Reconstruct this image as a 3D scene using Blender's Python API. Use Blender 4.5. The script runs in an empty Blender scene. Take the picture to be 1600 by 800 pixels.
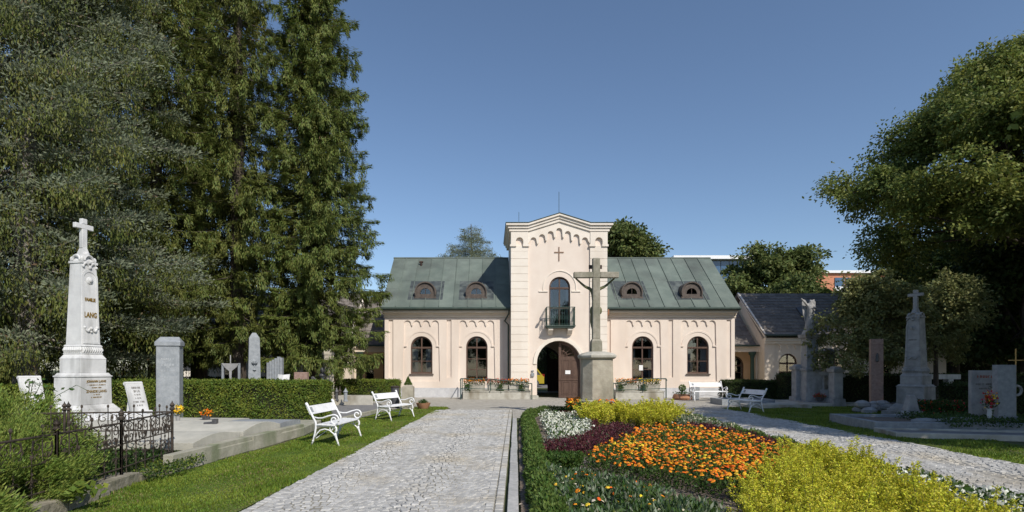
import bpy, bmesh, math, random
import numpy as np
from mathutils import Vector, Matrix
from mathutils.geometry import tessellate_polygon
R = math.radians
pi = math.pi
sc = bpy.context.scene
col = sc.collection

# ---------------------------------------------------------------- camera, sky, sun, exposure
cam_d = bpy.data.cameras.new("camera"); cam = bpy.data.objects.new("camera", cam_d); col.objects.link(cam)
cam.location = (0, 0, 1.65); cam.rotation_euler = (R(90), 0, 0)
cam_d.sensor_fit = 'HORIZONTAL'; cam_d.sensor_width = 36; cam_d.lens = 36 * 850 / 1600
cam_d.shift_x = 34 / 1600; cam_d.shift_y = 176 / 1600
cam_d.clip_start = 0.05; cam_d.clip_end = 3000
sc.camera = cam
SUN = Vector((0.58, -1.0, 1.0)).normalized()
elev = math.asin(SUN.z)
world = bpy.data.worlds.new("World"); sc.world = world; world.use_nodes = True
nt = world.node_tree; bg = nt.nodes['Background']
sky = nt.nodes.new('ShaderNodeTexSky'); sky.sky_type = 'NISHITA'; sky.sun_disc = False
sky.sun_elevation = elev; sky.sun_rotation = math.atan2(SUN.x, SUN.y)
sky.altitude = 300; sky.air_density = 1.0; sky.dust_density = 0.6; sky.ozone_density = 2.7
nt.links.new(sky.outputs[0], bg.inputs[0]); bg.inputs[1].default_value = 0.098
sl = bpy.data.lights.new("sun", 'SUN'); sl.energy = 3.2; sl.angle = R(0.55); sl.color = (1, 0.94, 0.84)
so = bpy.data.objects.new("sun", sl); col.objects.link(so); so.rotation_euler = SUN.to_track_quat('Z', 'Y').to_euler()
sc.view_settings.view_transform = 'Standard'; sc.view_settings.look = 'None'
sc.view_settings.exposure = 0.4; sc.view_settings.gamma = 1.0
sc.cycles.max_bounces = 6; sc.cycles.transparent_max_bounces = 8

# pixel of the 1600x800 photograph -> world measures
def WX(px, D): return (px - 766) / 850 * D
def WZ(py, D): return 1.65 + (576 - py) / 850 * D
def GD(py, z=0.0): return (1.65 - z) * 850 / (py - 576)

# ---------------------------------------------------------------- helpers
class MB:
    def __init__(s): s.v = []; s.f = []; s.m = []
    def add(s, vs, fs, mi=0):
        o = len(s.v); s.v += [tuple(v) for v in vs]
        for f in fs: s.f.append(tuple(i + o for i in f)); s.m.append(mi)
        return s
    def box(s, x0, x1, y0, y1, z0, z1, mi=0):
        return s.add([(x0,y0,z0),(x1,y0,z0),(x1,y1,z0),(x0,y1,z0),(x0,y0,z1),(x1,y0,z1),(x1,y1,z1),(x0,y1,z1)],
              [(0,3,2,1),(4,5,6,7),(0,1,5,4),(1,2,6,5),(2,3,7,6),(3,0,4,7)], mi)
    def fr(s, cx, cy, z0, z1, w0, d0, w1=None, d1=None, mi=0):      # centred frustum
        w1 = w0 if w1 is None else w1; d1 = d0 if d1 is None else d1
        vs = [(cx+a*w0/2, cy+b*d0/2, z0) for a,b in ((-1,-1),(1,-1),(1,1),(-1,1))] + [(cx+a*w1/2, cy+b*d1/2, z1) for a,b in ((-1,-1),(1,-1),(1,1),(-1,1))]
        return s.add(vs, [(0,3,2,1),(4,5,6,7),(0,1,5,4),(1,2,6,5),(2,3,7,6),(3,0,4,7)], mi)
    def tube(s, pts, r, n=8, mi=0):
        pts = [Vector(p) for p in pts]; rs = r if isinstance(r, (list, tuple)) else [r]*len(pts)
        vs = []; up = None
        for i, p in enumerate(pts):
            t = (pts[min(i+1, len(pts)-1)] - pts[max(i-1, 0)])
            t = t.normalized() if t.length > 1e-9 else Vector((0,0,1))
            if up is None:
                up = Vector((0,0,1)) if abs(t.z) < .9 else Vector((1,0,0))
            a = t.cross(up).normalized(); b = a.cross(t); up = b
            for k in range(n):
                c = 2*pi*k/n + pi/n; vs.append(p + (a*math.cos(c) + b*math.sin(c))*rs[i])
        fs = []
        for i in range(len(pts)-1):
            for k in range(n):
                k2 = (k+1) % n; fs.append((i*n+k, i*n+k2, (i+1)*n+k2, (i+1)*n+k))
        fs.append(tuple(range(n))); fs.append(tuple((len(pts)-1)*n+k for k in range(n)))
        return s.add(vs, fs, mi)
    def lathe(s, prof, n=16, c=(0,0,0), mi=0, jag=0):
        vs = []; fs = []
        for i, (r, z) in enumerate(prof):
            for k in range(n):
                rr = r * (1 + (jag if k % 2 else 0)); a = 2*pi*k/n
                vs.append((c[0]+rr*math.cos(a), c[1]+rr*math.sin(a), c[2]+z))
        for i in range(len(prof)-1):
            for k in range(n):
                k2 = (k+1) % n; fs.append((i*n+k, i*n+k2, (i+1)*n+k2, (i+1)*n+k))
        fs.append(tuple(range(n))[::-1]); fs.append(tuple((len(prof)-1)*n+k for k in range(n)))
        return s.add(vs, fs, mi)
    def ext(s, loops, y0, y1, mi=0, plane='xz', ends=True):           # 2-D outline with holes, extruded
        def P(u, v, w):
            return (u, w, v) if plane == 'xz' else ((w, u, v) if plane == 'yz' else (u, v, w))
        flat = [p for l in loops for p in l]; n = len(flat)
        tris = tessellate_polygon([[Vector((p[0], p[1], 0)) for p in l] for l in loops])
        vs = [P(p[0], p[1], y0) for p in flat] + [P(p[0], p[1], y1) for p in flat]
        fs = [tuple(t) for t in tris] + [tuple(i+n for i in t[::-1]) for t in tris]
        o = 0
        for l in loops:
            k = len(l)
            for i in range(k):
                a, b = o+i, o+(i+1) % k; fs.append((a, b, b+n, a+n))
            o += k
        return s.add(vs, fs, mi)
    def ball(s, c, r, n=8, m=5, sq=(1,1,1), mi=0):
        prof = [(max(1e-4, r*math.sin(pi*i/m)), -r*math.cos(pi*i/m)) for i in range(m+1)]
        o = len(s.v); s.lathe(prof, n, (0,0,0), mi)
        for i in range(o, len(s.v)):
            v = s.v[i]; s.v[i] = (c[0]+v[0]*sq[0], c[1]+v[1]*sq[1], c[2]+v[2]*sq[2])
        return s
    def build(s, name, mats, parent=None, loc=(0,0,0), rz=0, smooth=False, bevel=0, recalc=True):
        me = bpy.data.meshes.new(name); me.from_pydata(s.v, [], s.f)
        for m in (mats if isinstance(mats, (list, tuple)) else [mats]): me.materials.append(m)
        me.polygons.foreach_set('material_index', s.m)
        if recalc:
            bm = bmesh.new(); bm.from_mesh(me); bmesh.ops.recalc_face_normals(bm, faces=bm.faces); bm.to_mesh(me); bm.free()
        if smooth: me.polygons.foreach_set('use_smooth', [True]*len(me.polygons))
        if smooth == 'auto':
            me.polygons.foreach_set('use_smooth', [True]*len(me.polygons))
            me.set_sharp_from_angle(angle=R(35))
        o = bpy.data.objects.new(name, me); col.objects.link(o); o.parent = parent
        o.location = loc; o.rotation_euler = (0,0,rz)
        if bevel:
            b = o.modifiers.new('bevel', 'BEVEL'); b.width = bevel; b.segments = 2; b.limit_method = 'ANGLE'; b.angle_limit = R(40)
        me.update()
        return o

def tag(o, label=None, cat=None, group=None, kind=None):
    if label: o['label'] = label
    if cat: o['category'] = cat
    if group: o['group'] = group
    if kind: o['kind'] = kind
    return o
def thing(name, label, cat, loc=(0,0,0), rz=0, group=None):
    o = bpy.data.objects.new(name, None); col.objects.link(o); o.empty_display_size = .1
    o.location = loc; o.rotation_euler = (0,0,rz)
    return tag(o, label, cat, group)
def children(o): return [c for c in bpy.data.objects if c.parent == o]
def copy_tree(o, parent=None, loc=None, rz=None, label=None, scale=None):
    c = o.copy(); col.objects.link(c); c.parent = parent
    if loc is not None: c.location = loc
    if rz is not None: c.rotation_euler = (0,0,rz)
    if label: c['label'] = label
    if scale is not None: c.scale = scale if hasattr(scale, '__len__') else (scale,)*3
    for ch in children(o): copy_tree(ch, c)
    return c

# numpy card clouds (leaves, needles, petals, blades)
def unit(a): return a / np.maximum(np.linalg.norm(a, axis=1, keepdims=True), 1e-9)
def cards(P, D, L, W, rng, N=None, fold=0.0):
    n = len(P); D = unit(D)
    if N is None: N = rng.normal(size=(n,3))
    S = unit(np.cross(N, D)); L = np.asarray(L).reshape(-1,1)*np.ones((n,1)); W = np.asarray(W).reshape(-1,1)*np.ones((n,1))
    Nn = unit(np.cross(D, S))
    v = np.empty((n,4,3)); v[:,0] = P; v[:,1] = P + D*L*.55 + S*W*.5 + Nn*fold*W; v[:,2] = P + D*L; v[:,3] = P + D*L*.5 - S*W*.5 + Nn*fold*W
    return v.reshape(-1,3)
def cloud(name, groups, mats, parent=None, loc=(0,0,0), rz=0, extra=None):
    """groups: list of (verts array n*4 x 3, material index); extra: MB of solid geometry appended"""
    V = [g[0] for g in groups]; n4 = sum(len(v) for v in V); nq = n4//4
    mi = np.concatenate([np.full(len(g[0])//4, g[1], dtype=np.int32) for g in groups]) if groups else np.zeros(0, dtype=np.int32)
    V = np.concatenate(V) if V else np.zeros((0,3))
    lv = np.arange(n4, dtype=np.int32); ls = np.arange(0, n4, 4, dtype=np.int32); lt = np.full(nq, 4, dtype=np.int32)
    if extra is not None and extra.v:
        ev = np.array(extra.v, dtype=float); ef = extra.f
        V = np.concatenate([V, ev])
        cnt = np.array([len(f) for f in ef], dtype=np.int32); flat = np.array([i for f in ef for i in f], dtype=np.int32) + n4
        st = np.concatenate([[0], np.cumsum(cnt)[:-1]]).astype(np.int32) + n4
        lv = np.concatenate([lv, flat]); ls = np.concatenate([ls, st]); lt = np.concatenate([lt, cnt]); mi = np.concatenate([mi, np.array(extra.m, dtype=np.int32)])
    me = bpy.data.meshes.new(name); me.vertices.add(len(V)); me.vertices.foreach_set('co', V.astype(np.float32).ravel())
    me.loops.add(len(lv)); me.loops.foreach_set('vertex_index', lv)
    me.polygons.add(len(ls)); me.polygons.foreach_set('loop_start', ls); me.polygons.foreach_set('loop_total', lt)
    for m in (mats if isinstance(mats, (list, tuple)) else [mats]): me.materials.append(m)
    me.polygons.foreach_set('material_index', mi)
    me.update(calc_edges=True); me.validate()
    o = bpy.data.objects.new(name, me); col.objects.link(o); o.parent = parent; o.location = loc; o.rotation_euler = (0,0,rz)
    return o

# ---------------------------------------------------------------- materials
def M_(name, c1, c2=None, scale=3.0, rough=.8, bump=0.0, bscale=None, c3=None, island=0.0, spec=.3, metal=0.0, detail=6, stretch=(1,1,1), streak=None, trans=0.0, tcol=None, ramp=(.35,.65), coords='Object'):
    m = bpy.data.materials.new(name); m.use_nodes = True; n = m.node_tree.nodes; l = m.node_tree.links
    b = n['Principled BSDF']; out = n['Material Output']
    b.inputs['Roughness'].default_value = rough; b.inputs['Specular IOR Level'].default_value = spec; b.inputs['Metallic'].default_value = metal
    tc = n.new('ShaderNodeTexCoord'); mp = n.new('ShaderNodeMapping'); mp.inputs['Scale'].default_value = stretch
    l.new(tc.outputs[coords], mp.inputs[0]); cur = None
    if c2 is not None:
        nz = n.new('ShaderNodeTexNoise'); nz.inputs['Scale'].default_value = scale; nz.inputs['Detail'].default_value = detail; nz.inputs['Roughness'].default_value = .6
        l.new(mp.outputs[0], nz.inputs[0])
        rp = n.new('ShaderNodeValToRGB'); rp.color_ramp.elements[0].position = ramp[0]; rp.color_ramp.elements[1].position = ramp[1]
        rp.color_ramp.elements[0].color = (*c1,1); rp.color_ramp.elements[1].color = (*c2,1)
        l.new(nz.outputs[0], rp.inputs[0]); cur = rp.outputs[0]
    if c3 is not None:        # larger stains
        nz2 = n.new('ShaderNodeTexNoise'); nz2.inputs['Scale'].default_value = (streak[1] if streak else scale*.17); nz2.inputs['Detail'].default_value = 8
        mp2 = n.new('ShaderNodeMapping'); mp2.inputs['Scale'].default_value = (1,1,streak[0]) if streak else (1,1,1); l.new(tc.outputs[coords], mp2.inputs[0]); l.new(mp2.outputs[0], nz2.inputs[0])
        rp2 = n.new('ShaderNodeValToRGB'); rp2.color_ramp.elements[0].position = .5; rp2.color_ramp.elements[1].position = .72
        l.new(nz2.outputs[0], rp2.inputs[0]); mx = n.new('ShaderNodeMix'); mx.data_type = 'RGBA'
        l.new(rp2.outputs[0], mx.inputs[0]); l.new(cur, mx.inputs[6]); mx.inputs[7].default_value = (*c3,1); cur = mx.outputs[2]
    if island:
        g = n.new('ShaderNodeNewGeometry'); h = n.new('ShaderNodeHueSaturation'); mr = n.new('ShaderNodeMapRange')
        mr.inputs[3].default_value = 1-island; mr.inputs[4].default_value = 1+island
        l.new(g.outputs['Random Per Island'], mr.inputs[0]); l.new(mr.outputs[0], h.inputs['Value'])
        if trans:
            mr2 = n.new('ShaderNodeMapRange'); mr2.inputs[3].default_value = .47; mr2.inputs[4].default_value = .525
            ml = n.new('ShaderNodeMath'); ml.operation = 'FRACT'; mm = n.new('ShaderNodeMath'); mm.operation = 'MULTIPLY'; mm.inputs[1].default_value = 7.3
            l.new(g.outputs['Random Per Island'], mm.inputs[0]); l.new(mm.outputs[0], ml.inputs[0]); l.new(ml.outputs[0], mr2.inputs[0]); l.new(mr2.outputs[0], h.inputs['Hue'])
        if cur: l.new(cur, h.inputs['Color'])
        else: h.inputs['Color'].default_value = (*c1,1)
        cur = h.outputs[0]
    if cur: l.new(cur, b.inputs['Base Color'])
    else: b.inputs['Base Color'].default_value = (*c1,1)
    if bump:
        nb = n.new('ShaderNodeTexNoise'); nb.inputs['Scale'].default_value = bscale or scale*4; nb.inputs['Detail'].default_value = 5
        l.new(mp.outputs[0], nb.inputs[0]); bp = n.new('ShaderNodeBump'); bp.inputs['Strength'].default_value = bump; bp.inputs['Distance'].default_value = .02
        l.new(nb.outputs[0], bp.inputs['Height']); l.new(bp.outputs[0], b.inputs['Normal'])
    if trans:
        t = n.new('ShaderNodeBsdfTranslucent'); ms = n.new('ShaderNodeMixShader'); ms.inputs[0].default_value = trans
        if cur: l.new(cur, t.inputs[0])
        else: t.inputs[0].default_value = (*c1,1)
        l.new(b.outputs[0], ms.inputs[1]); l.new(t.outputs[0], ms.inputs[2]); l.new(ms.outputs[0], out.inputs[0])
    return m

plaster = M_('plaster', (.745,.64,.555), (.785,.685,.60), 1.6, .9, .12, 40, c3=(.66,.56,.48), streak=(.22,.8), spec=.15)
plaster_white = M_('plaster_trim', (.78,.705,.62), (.82,.75,.665), 2, .9, .1, 30, c3=(.70,.62,.53), streak=(.3,.7), spec=.15)
plinth_m = M_('plinth_stone', (.50,.50,.52), (.60,.60,.61), 5, .85, .2, c3=(.42,.41,.40), streak=(.5,1.2))
copper = M_('copper_patina', (.12,.15,.132), (.16,.192,.168), 1.3, .6, .1, 20, c3=(.095,.11,.10), streak=(1.0,.55), island=.12)
copper_dark = M_('dark_patched_sheet', (.045,.055,.06), (.08,.092,.095), 3, .6, .1, c3=(.14,.16,.15), streak=(1,1.5))
slate = M_('slate_tiles', (.15,.132,.118), (.23,.205,.185), 6, .8, .5, 25, island=.2)
gutter_m = M_('gutter_metal', (.045,.07,.06), (.07,.095,.08), 4, .5)
brown = M_('brown_wood', (.085,.05,.038), (.12,.075,.055), 8, .6, .2, stretch=(1,1,.15))
darkbrown = M_('dark_brown_wood', (.045,.028,.022), (.07,.045,.035), 8, .6, .2, stretch=(1,1,.15))
bronze_m = M_('dormer_sheet', (.075,.06,.052), (.125,.10,.085), 6, .6, .1)
curtain_m = M_('curtain', (.75,.78,.82), None, rough=.9)
room_m = M_('room_dark', (.02,.018,.016), (.03,.026,.022), 1)  # near-black partitions: the unlit room's darkness is put into their colour
green_iron = M_('green_iron', (.02,.055,.045), (.035,.075,.06), 10, .5, spec=.5)
black_iron = M_('wrought_iron', (.028,.024,.021), (.085,.065,.05), 14, .65, .3)
white_paint = M_('white_paint', (.80,.81,.83), (.84,.84,.85), 6, .45, .05, c3=(.70,.70,.70), streak=(1,5), spec=.5)
marble = M_('white_marble', (.60,.60,.60), (.71,.71,.70), 3, .7, .15, 18, c3=(.36,.36,.35), streak=(.2,2.6))
marble_grey = M_('weathered_marble', (.27,.27,.27), (.40,.39,.385), 4, .85, .3, c3=(.16,.16,.15), streak=(.35,1.6))
granite_grey = M_('grey_granite', (.24,.26,.28), (.33,.35,.37), 9, .7, .2, c3=(.20,.21,.22), streak=(.4,1.2))
granite_dark = M_('dark_granite', (.05,.05,.055), (.10,.10,.105), 18, .4, .05, spec=.5)
granite_red = M_('reddish_granite', (.26,.17,.14), (.36,.25,.21), 14, .6, .1)
sandstone = M_('sandstone', (.34,.30,.24), (.46,.42,.34), 4, .9, .35, c3=(.20,.19,.14), streak=(.4,1.4))
mossy = M_('mossy_stone', (.30,.29,.23), (.42,.40,.33), 5, .92, .4, 22, c3=(.20,.22,.14), streak=(.25,1.8))
rubble = M_('rubble_kerb_stone', (.20,.18,.14), (.34,.31,.25), 6, .95, .7, 18, c3=(.13,.13,.08), streak=(.6,2.5))
concrete = M_('concrete', (.40,.38,.33), (.52,.50,.44), 4, .92, .3, c3=(.22,.19,.14), streak=(.5,1.3))
slab_m = M_('slab_stone', (.42,.41,.36), (.52,.50,.44), 3, .9, .3, 20, c3=(.31,.30,.25))
asphalt_m = M_('asphalt', (.17,.17,.175), (.235,.23,.23), 3, .95, .3, 60)
gold_ink = M_('gilded_letters', (.22,.14,.035), None, rough=.5)
grey_ink = M_('dark_letters', (.16,.15,.14), None, rough=.6)
paper_m = M_('paper', (.8,.8,.8), None)
terracotta = M_('terracotta', (.34,.16,.09), (.42,.22,.13), 6, .85, .1)
bark = M_('spruce_bark', (.20,.175,.155), (.36,.33,.29), 7, .95, .9, 18, c3=(.13,.11,.09), streak=(.2,2.5), stretch=(1,1,.3))
bark_dark = M_('dark_bark', (.055,.045,.035), (.11,.09,.075), 6, .95, .8, 15, stretch=(1,1,.3))
def leaf(name, a, b, scale=1.2, isl=.28, tr=.34, rough=.55): return M_(name, a, b, scale, rough, island=isl, trans=tr, spec=.25, detail=2)
blue_needles = leaf('blue_spruce_needles', (.15,.18,.105), (.26,.29,.20), .6, isl=.2, rough=.9)
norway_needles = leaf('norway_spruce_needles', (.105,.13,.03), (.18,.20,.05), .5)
norway_fresh = leaf('norway_spruce_fresh', (.12,.165,.038), (.18,.225,.055), .7)
cone_m = leaf('hanging_cones', (.15,.11,.06), (.2,.15,.08), 1)
lime_leaf = leaf('lime_leaves', (.125,.165,.038), (.22,.25,.058), .5)
lime_yellow = leaf('lime_yellow_leaves', (.30,.20,.03), (.35,.26,.05), .6)
walnut_leaf = leaf('background_leaves', (.10,.14,.04), (.17,.20,.06), .3)
grey_leaf = leaf('grey_green_leaves', (.16,.18,.065), (.25,.26,.10), .8)
hedge_leaf = leaf('hedge_leaves', (.105,.17,.025), (.22,.27,.045), 2.5)
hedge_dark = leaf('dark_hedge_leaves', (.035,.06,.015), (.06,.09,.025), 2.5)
hedge_core = M_('hedge_dark_core', (.015,.02,.008), (.03,.03,.015), 12, .95, .5)  # solid near-black core inside the leaf shell
box_leaf = leaf('box_leaves', (.085,.15,.03), (.14,.21,.05), 3)
juniper_leaf = leaf('juniper_sprays', (.17,.25,.045), (.27,.34,.08), 3)
golden_leaf = leaf('golden_leaves', (.56,.57,.04), (.70,.68,.08), 4, isl=.3, tr=.36)
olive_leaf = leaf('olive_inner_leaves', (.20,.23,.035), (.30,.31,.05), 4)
herb_leaf = leaf('herb_leaves', (.05,.10,.02), (.08,.14,.03), 4)
silver_leaf = leaf('silver_leaves', (.22,.27,.19), (.36,.39,.29), 6)
bluegreen_leaf = leaf('blue_green_leaves', (.08,.145,.065), (.15,.215,.11), 5)
maroon_leaf = leaf('maroon_leaves', (.075,.022,.03), (.15,.045,.05), 6)
ivy_leaf = leaf('ivy_leaves', (.03,.065,.015), (.07,.12,.03), 5)
orange_petal = leaf('orange_petals', (.80,.20,.012), (.85,.33,.02), 3, isl=.2, tr=.15)
yellow_petal = leaf('yellow_petals', (.85,.56,.03), (.88,.68,.06), 3, isl=.15, tr=.15)
white_petal = leaf('white_petals', (.72,.74,.62), (.82,.83,.74), 5, isl=.12, tr=.2)
cream_petal = leaf('cream_petals', (.68,.62,.42), (.75,.7,.55), 5, isl=.12, tr=.2)
red_petal = leaf('red_petals', (.45,.02,.02), (.6,.05,.03), 5, isl=.2, tr=.15)
dry_blade = leaf('dry_grass_blades', (.22,.20,.08), (.30,.27,.12), 2)
grass_blade = leaf('grass_blades', (.12,.19,.024), (.20,.27,.04), 1.2, isl=.35, tr=.3)
cobble_m = M_('cobble_granite', (.36,.355,.34), (.50,.49,.47), 9, .85, .35, 60, island=.16, c3=(.40,.36,.29), streak=(1,.7))
kerb_m = M_('kerb_granite', (.36,.36,.35), (.48,.47,.46), 12, .85, .3, 60, island=.1)
joint_m = M_('joint_sand', (.20,.185,.15), (.29,.27,.22), 14, .98, .3, 60)

def glass_material():
    m = bpy.data.materials.new('window_glass'); m.use_nodes = True; n = m.node_tree.nodes; l = m.node_tree.links
    n.remove(n['Principled BSDF']); out = n['Material Output']
    t = n.new('ShaderNodeBsdfTransparent'); t.inputs[0].default_value = (.75,.78,.8,1)
    g = n.new('ShaderNodeBsdfGlossy'); g.inputs['Roughness'].default_value = .03
    f = n.new('ShaderNodeFresnel'); f.inputs[0].default_value = 1.9; mx = n.new('ShaderNodeMixShader')
    l.new(f.outputs[0], mx.inputs[0]); l.new(t.outputs[0], mx.inputs[1]); l.new(g.outputs[0], mx.inputs[2]); l.new(mx.outputs[0], out.inputs[0])
    return m
glass = glass_material()
# ---------------------------------------------------------------- ground, paths, bed frame
def pu(u, v): return (-.14 + .047*v + u, v)          # path frame -> world
ground_m = M_('ground_turf', (.045,.07,.018), (.09,.10,.035), 1.5, .95, .4, 30, c3=(.10,.085,.05), streak=(1,.3))
b = MB(); b.add([(-400,-60,0),(400,-60,0),(400,900,0),(-400,900,0)], [(0,1,2,3)])
tag(b.build('ground', ground_m), kind='structure')
lawn_m = M_('lawn_soil', (.06,.11,.015), (.11,.15,.025), 2.5, .95, .3, 40, c3=(.13,.12,.06), streak=(1,.5))
lawnL = [(-5.2,3.6),(-3.0,3.6),(-2.95,5.5),(-2.62,10),(-2.36,15),(-2.22,18.5),(-1.7,22.2),(-1.9,23.2),(-2.9,23.4),(-3.9,21.6),(-4.3,18),(-4.4,14),(-4.6,11),(-4.95,8.6)]
lawnR = [(8.72,4),(8.98,9),(9.05,13),(9.1,17),(9.3,20.5),(9.6,22.6),(12.5,23.6),(19,23.4),(19,20.4),(13.8,19.5),(12.3,17.6),(12.0,15),(11.4,12),(10.9,9),(11.0,4)]
def poly_sheet(name, poly, z, m, thick=None, **k):
    b = MB()
    if thick is None:
        b.add([(p[0], p[1], z) for p in poly], [tuple(t) for t in tessellate_polygon([[Vector((p[0],p[1],0)) for p in poly]])])
        o = b.build(name, m)
        if o.data.polygons[0].normal.z < 0: o.data.flip_normals()
    else:
        b.ext([poly], z-thick, z, plane='xy'); o = b.build(name, m, bevel=.015)
    return tag(o, **k)
poly_sheet('lawn', lawnL, .012, lawn_m, kind='structure')
poly_sheet('lawn', lawnR, .012, lawn_m, kind='structure')
def inpoly(X, Y, poly):
    c = np.zeros(len(X), bool); n = len(poly); j = n-1
    for i in range(n):
        xi, yi = poly[i]; xj, yj = poly[j]
        with np.errstate(divide='ignore', invalid='ignore'):
            t = ((yi > Y) != (yj > Y)) & (X < (xj-xi)*(Y-yi)/(yj-yi+1e-12)+xi)
        c ^= t; j = i
    return c
def scatter(poly, n, rng, bias=None):
    p = np.array(poly); lo = p.min(0); hi = p.max(0); out = np.zeros((0,2))
    while len(out) < n:
        q = rng.uniform(lo, hi, size=(n*3,2)); q = q[inpoly(q[:,0], q[:,1], poly)]
        if bias: q = q[rng.random(len(q)) < bias(q)]
        out = np.concatenate([out, q])
    return out[:n]
rng = np.random.default_rng(3)
def blades(poly, n, h, rng, bias=None):
    q = scatter(poly, n, rng, bias); P = np.c_[q, np.full(n, .01)]
    D = np.c_[rng.normal(0,.35,(n,2)), np.ones(n)]
    cl = .7 + .5*np.sin(q[:,0]*3.1+1)*np.sin(q[:,1]*2.3)
    return cards(P, D, h*rng.uniform(.5,1.3,n)*cl, .008+.0009*q[:,1], rng)
g = blades(lawnL, 75000, .05, rng, lambda q: np.clip(7/q[:,1], 0, 1)**1.3)
g2 = blades(lawnR, 60000, .06, rng, lambda q: np.clip(9/q[:,1], 0, 1))
# ragged tufts along the stone edges
gd = blades(lawnL, 9000, .045, rng, lambda q: np.clip(7/q[:,1],0,1)*(np.sin(q[:,0]*2.7+2)*np.sin(q[:,1]*1.3) > .1)*.9+.05)
tag(cloud('grass', [(g,0),(gd,1)], [grass_blade, dry_blade]), 'short green mown grass strip between the path and the left graves', 'grass', kind='stuff')
tag(cloud('grass', [(g2,0)], grass_blade), 'shaded green grass strip beside the right path', 'grass', kind='stuff')

def cobbles(name, u0, u1, v0, v1, seed):
    rg = random.Random(seed); b = MB(); w = 1.0/ max(1, round((u1-u0)/1.05)) * (u1-u0); R0 = .78
    pitch = .105
    def stone(cx, cy, sx, sy, a):
        z = .034 + rg.uniform(-.008,.008) + .008*math.sin(cx*2.3)*math.sin(cy*1.7); tx, ty = rg.uniform(-.05,.05), rg.uniform(-.05,.05)
        ca, sa = math.cos(a), math.sin(a); vs = []
        for (k, hz) in ((1.0, 0.0), (.97, z-.012), (.80, z)):
            for (ex, ey) in ((-1,-1),(1,-1),(1,1),(-1,1)):
                x = ex*sx/2*k*rg.uniform(.93,1.03); y = ey*sy/2*k*rg.uniform(.93,1.03)
                zz = hz + (x*tx + y*ty if hz else 0)
                vs.append((cx+ca*x-sa*y, cy+sa*x+ca*y, zz))
        fs = [(8,9,10,11)]
        for L in (0,4):
            for i in range(4): fs.append((L+i, L+(i+1)%4, L+4+(i+1)%4, L+4+i))
        b.add(vs, fs)
    # three straight border rows each side, arcs between
    rows = 2
    for side in (0, 1):
        for r in range(rows):
            uu = (u0 + (r+.5)*.115) if side == 0 else (u1 - (r+.5)*.115)
            v = v0
            while v < v1:
                L = rg.uniform(.10,.16); x, y = pu(uu, v+L/2); stone(x, y, .105, L-.012, 0); v += L
    a0 = u0 + rows*.115; a1 = u1 - rows*.115; nl = max(1, round((a1-a0)/1.1)); lw = (a1-a0)/nl
    for k in range(nl):
        uc = a0 + (k+.5)*lw
        nrow = int((v1-v0+.9)/pitch)
        for i in range(nrow):
            vc = v0 - .5 + i*pitch
            ph = math.asin(lw/2/R0); s = -ph*R0 + (rg.random()-.5)*.05
            while s < ph*R0:
                L = rg.uniform(.085,.125); t = (s+L/2)/R0
                if abs(t) < ph*1.02:
                    uu = uc + R0*math.sin(t); vv = vc + R0*math.cos(t) - .6
                    if v0 < vv < v1: x, y = pu(uu, vv); stone(x, y, L-.007, pitch-.008, -t)
                s += L
    base = [pu(u0,v0), pu(u1,v0), pu(u1,v1), pu(u0,v1)]
    o = b.build(name, [cobble_m], recalc=False); tag(o, kind='structure')
    poly_sheet('path_bedding', base, .018, joint_m, kind='structure')
cobbles('path', -3.0, .0, 4.2, 21.4, 5)
cobbles('path', 5.62, 8.72, 4.6, 21.4, 6)

# forecourt paving in front of the gatehouse
def paving_mat():
    m = M_('forecourt_setts', (.36,.335,.29), (.47,.445,.395), 3, .9); n = m.node_tree.nodes; l = m.node_tree.links
    b = n['Principled BSDF']; tc = n.new('ShaderNodeTexCoord'); v = n.new('ShaderNodeTexVoronoi'); v.feature = 'DISTANCE_TO_EDGE'; v.inputs['Scale'].default_value = 8
    l.new(tc.outputs['Object'], v.inputs[0]); mr = n.new('ShaderNodeMapRange'); mr.inputs[2].default_value = .08; l.new(v.outputs[0], mr.inputs[0])
    bp = n.new('ShaderNodeBump'); bp.inputs['Strength'].default_value = .6; bp.inputs['Distance'].default_value = .03; l.new(mr.outputs[0], bp.inputs['Height']); l.new(bp.outputs[0], b.inputs['Normal'])
    return m
pav = paving_mat()
poly_sheet('forecourt', [(-3.9,21.7),(-3.3,23.4),(-2.9,23.45),(-1.9,23.3),(-1.6,22.3),(-1.95,21.41),(.87,21.41),(.74,18.0),(6.3,18.0),(6.5,21.41),(9.65,21.41),(9.75,22.7),(12.5,23.7),(16,23.8),(18,25),(18,34),(14,34),(14,31.05),(-6.1,31.05),(-6.1,34),(-9,34),(-9,25.5),(-5.2,25.5)], .016, pav, kind='structure')
poly_sheet('side_path', [(-12,16.8),(-4.55,16.8),(-4.35,18.2),(-3.95,21.65),(-5.25,25.45),(-12,25.45)], .008, asphalt_m, kind='structure')
poly_sheet('back_path', [(8.9,23.75),(12.4,23.75),(26,23.9),(26,27),(18,27),(18,25)], .02, asphalt_m, kind='structure')
poly_sheet('street', [(-60,46),(60,46),(60,56),(-60,56)], .012, asphalt_m, kind='structure')
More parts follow.
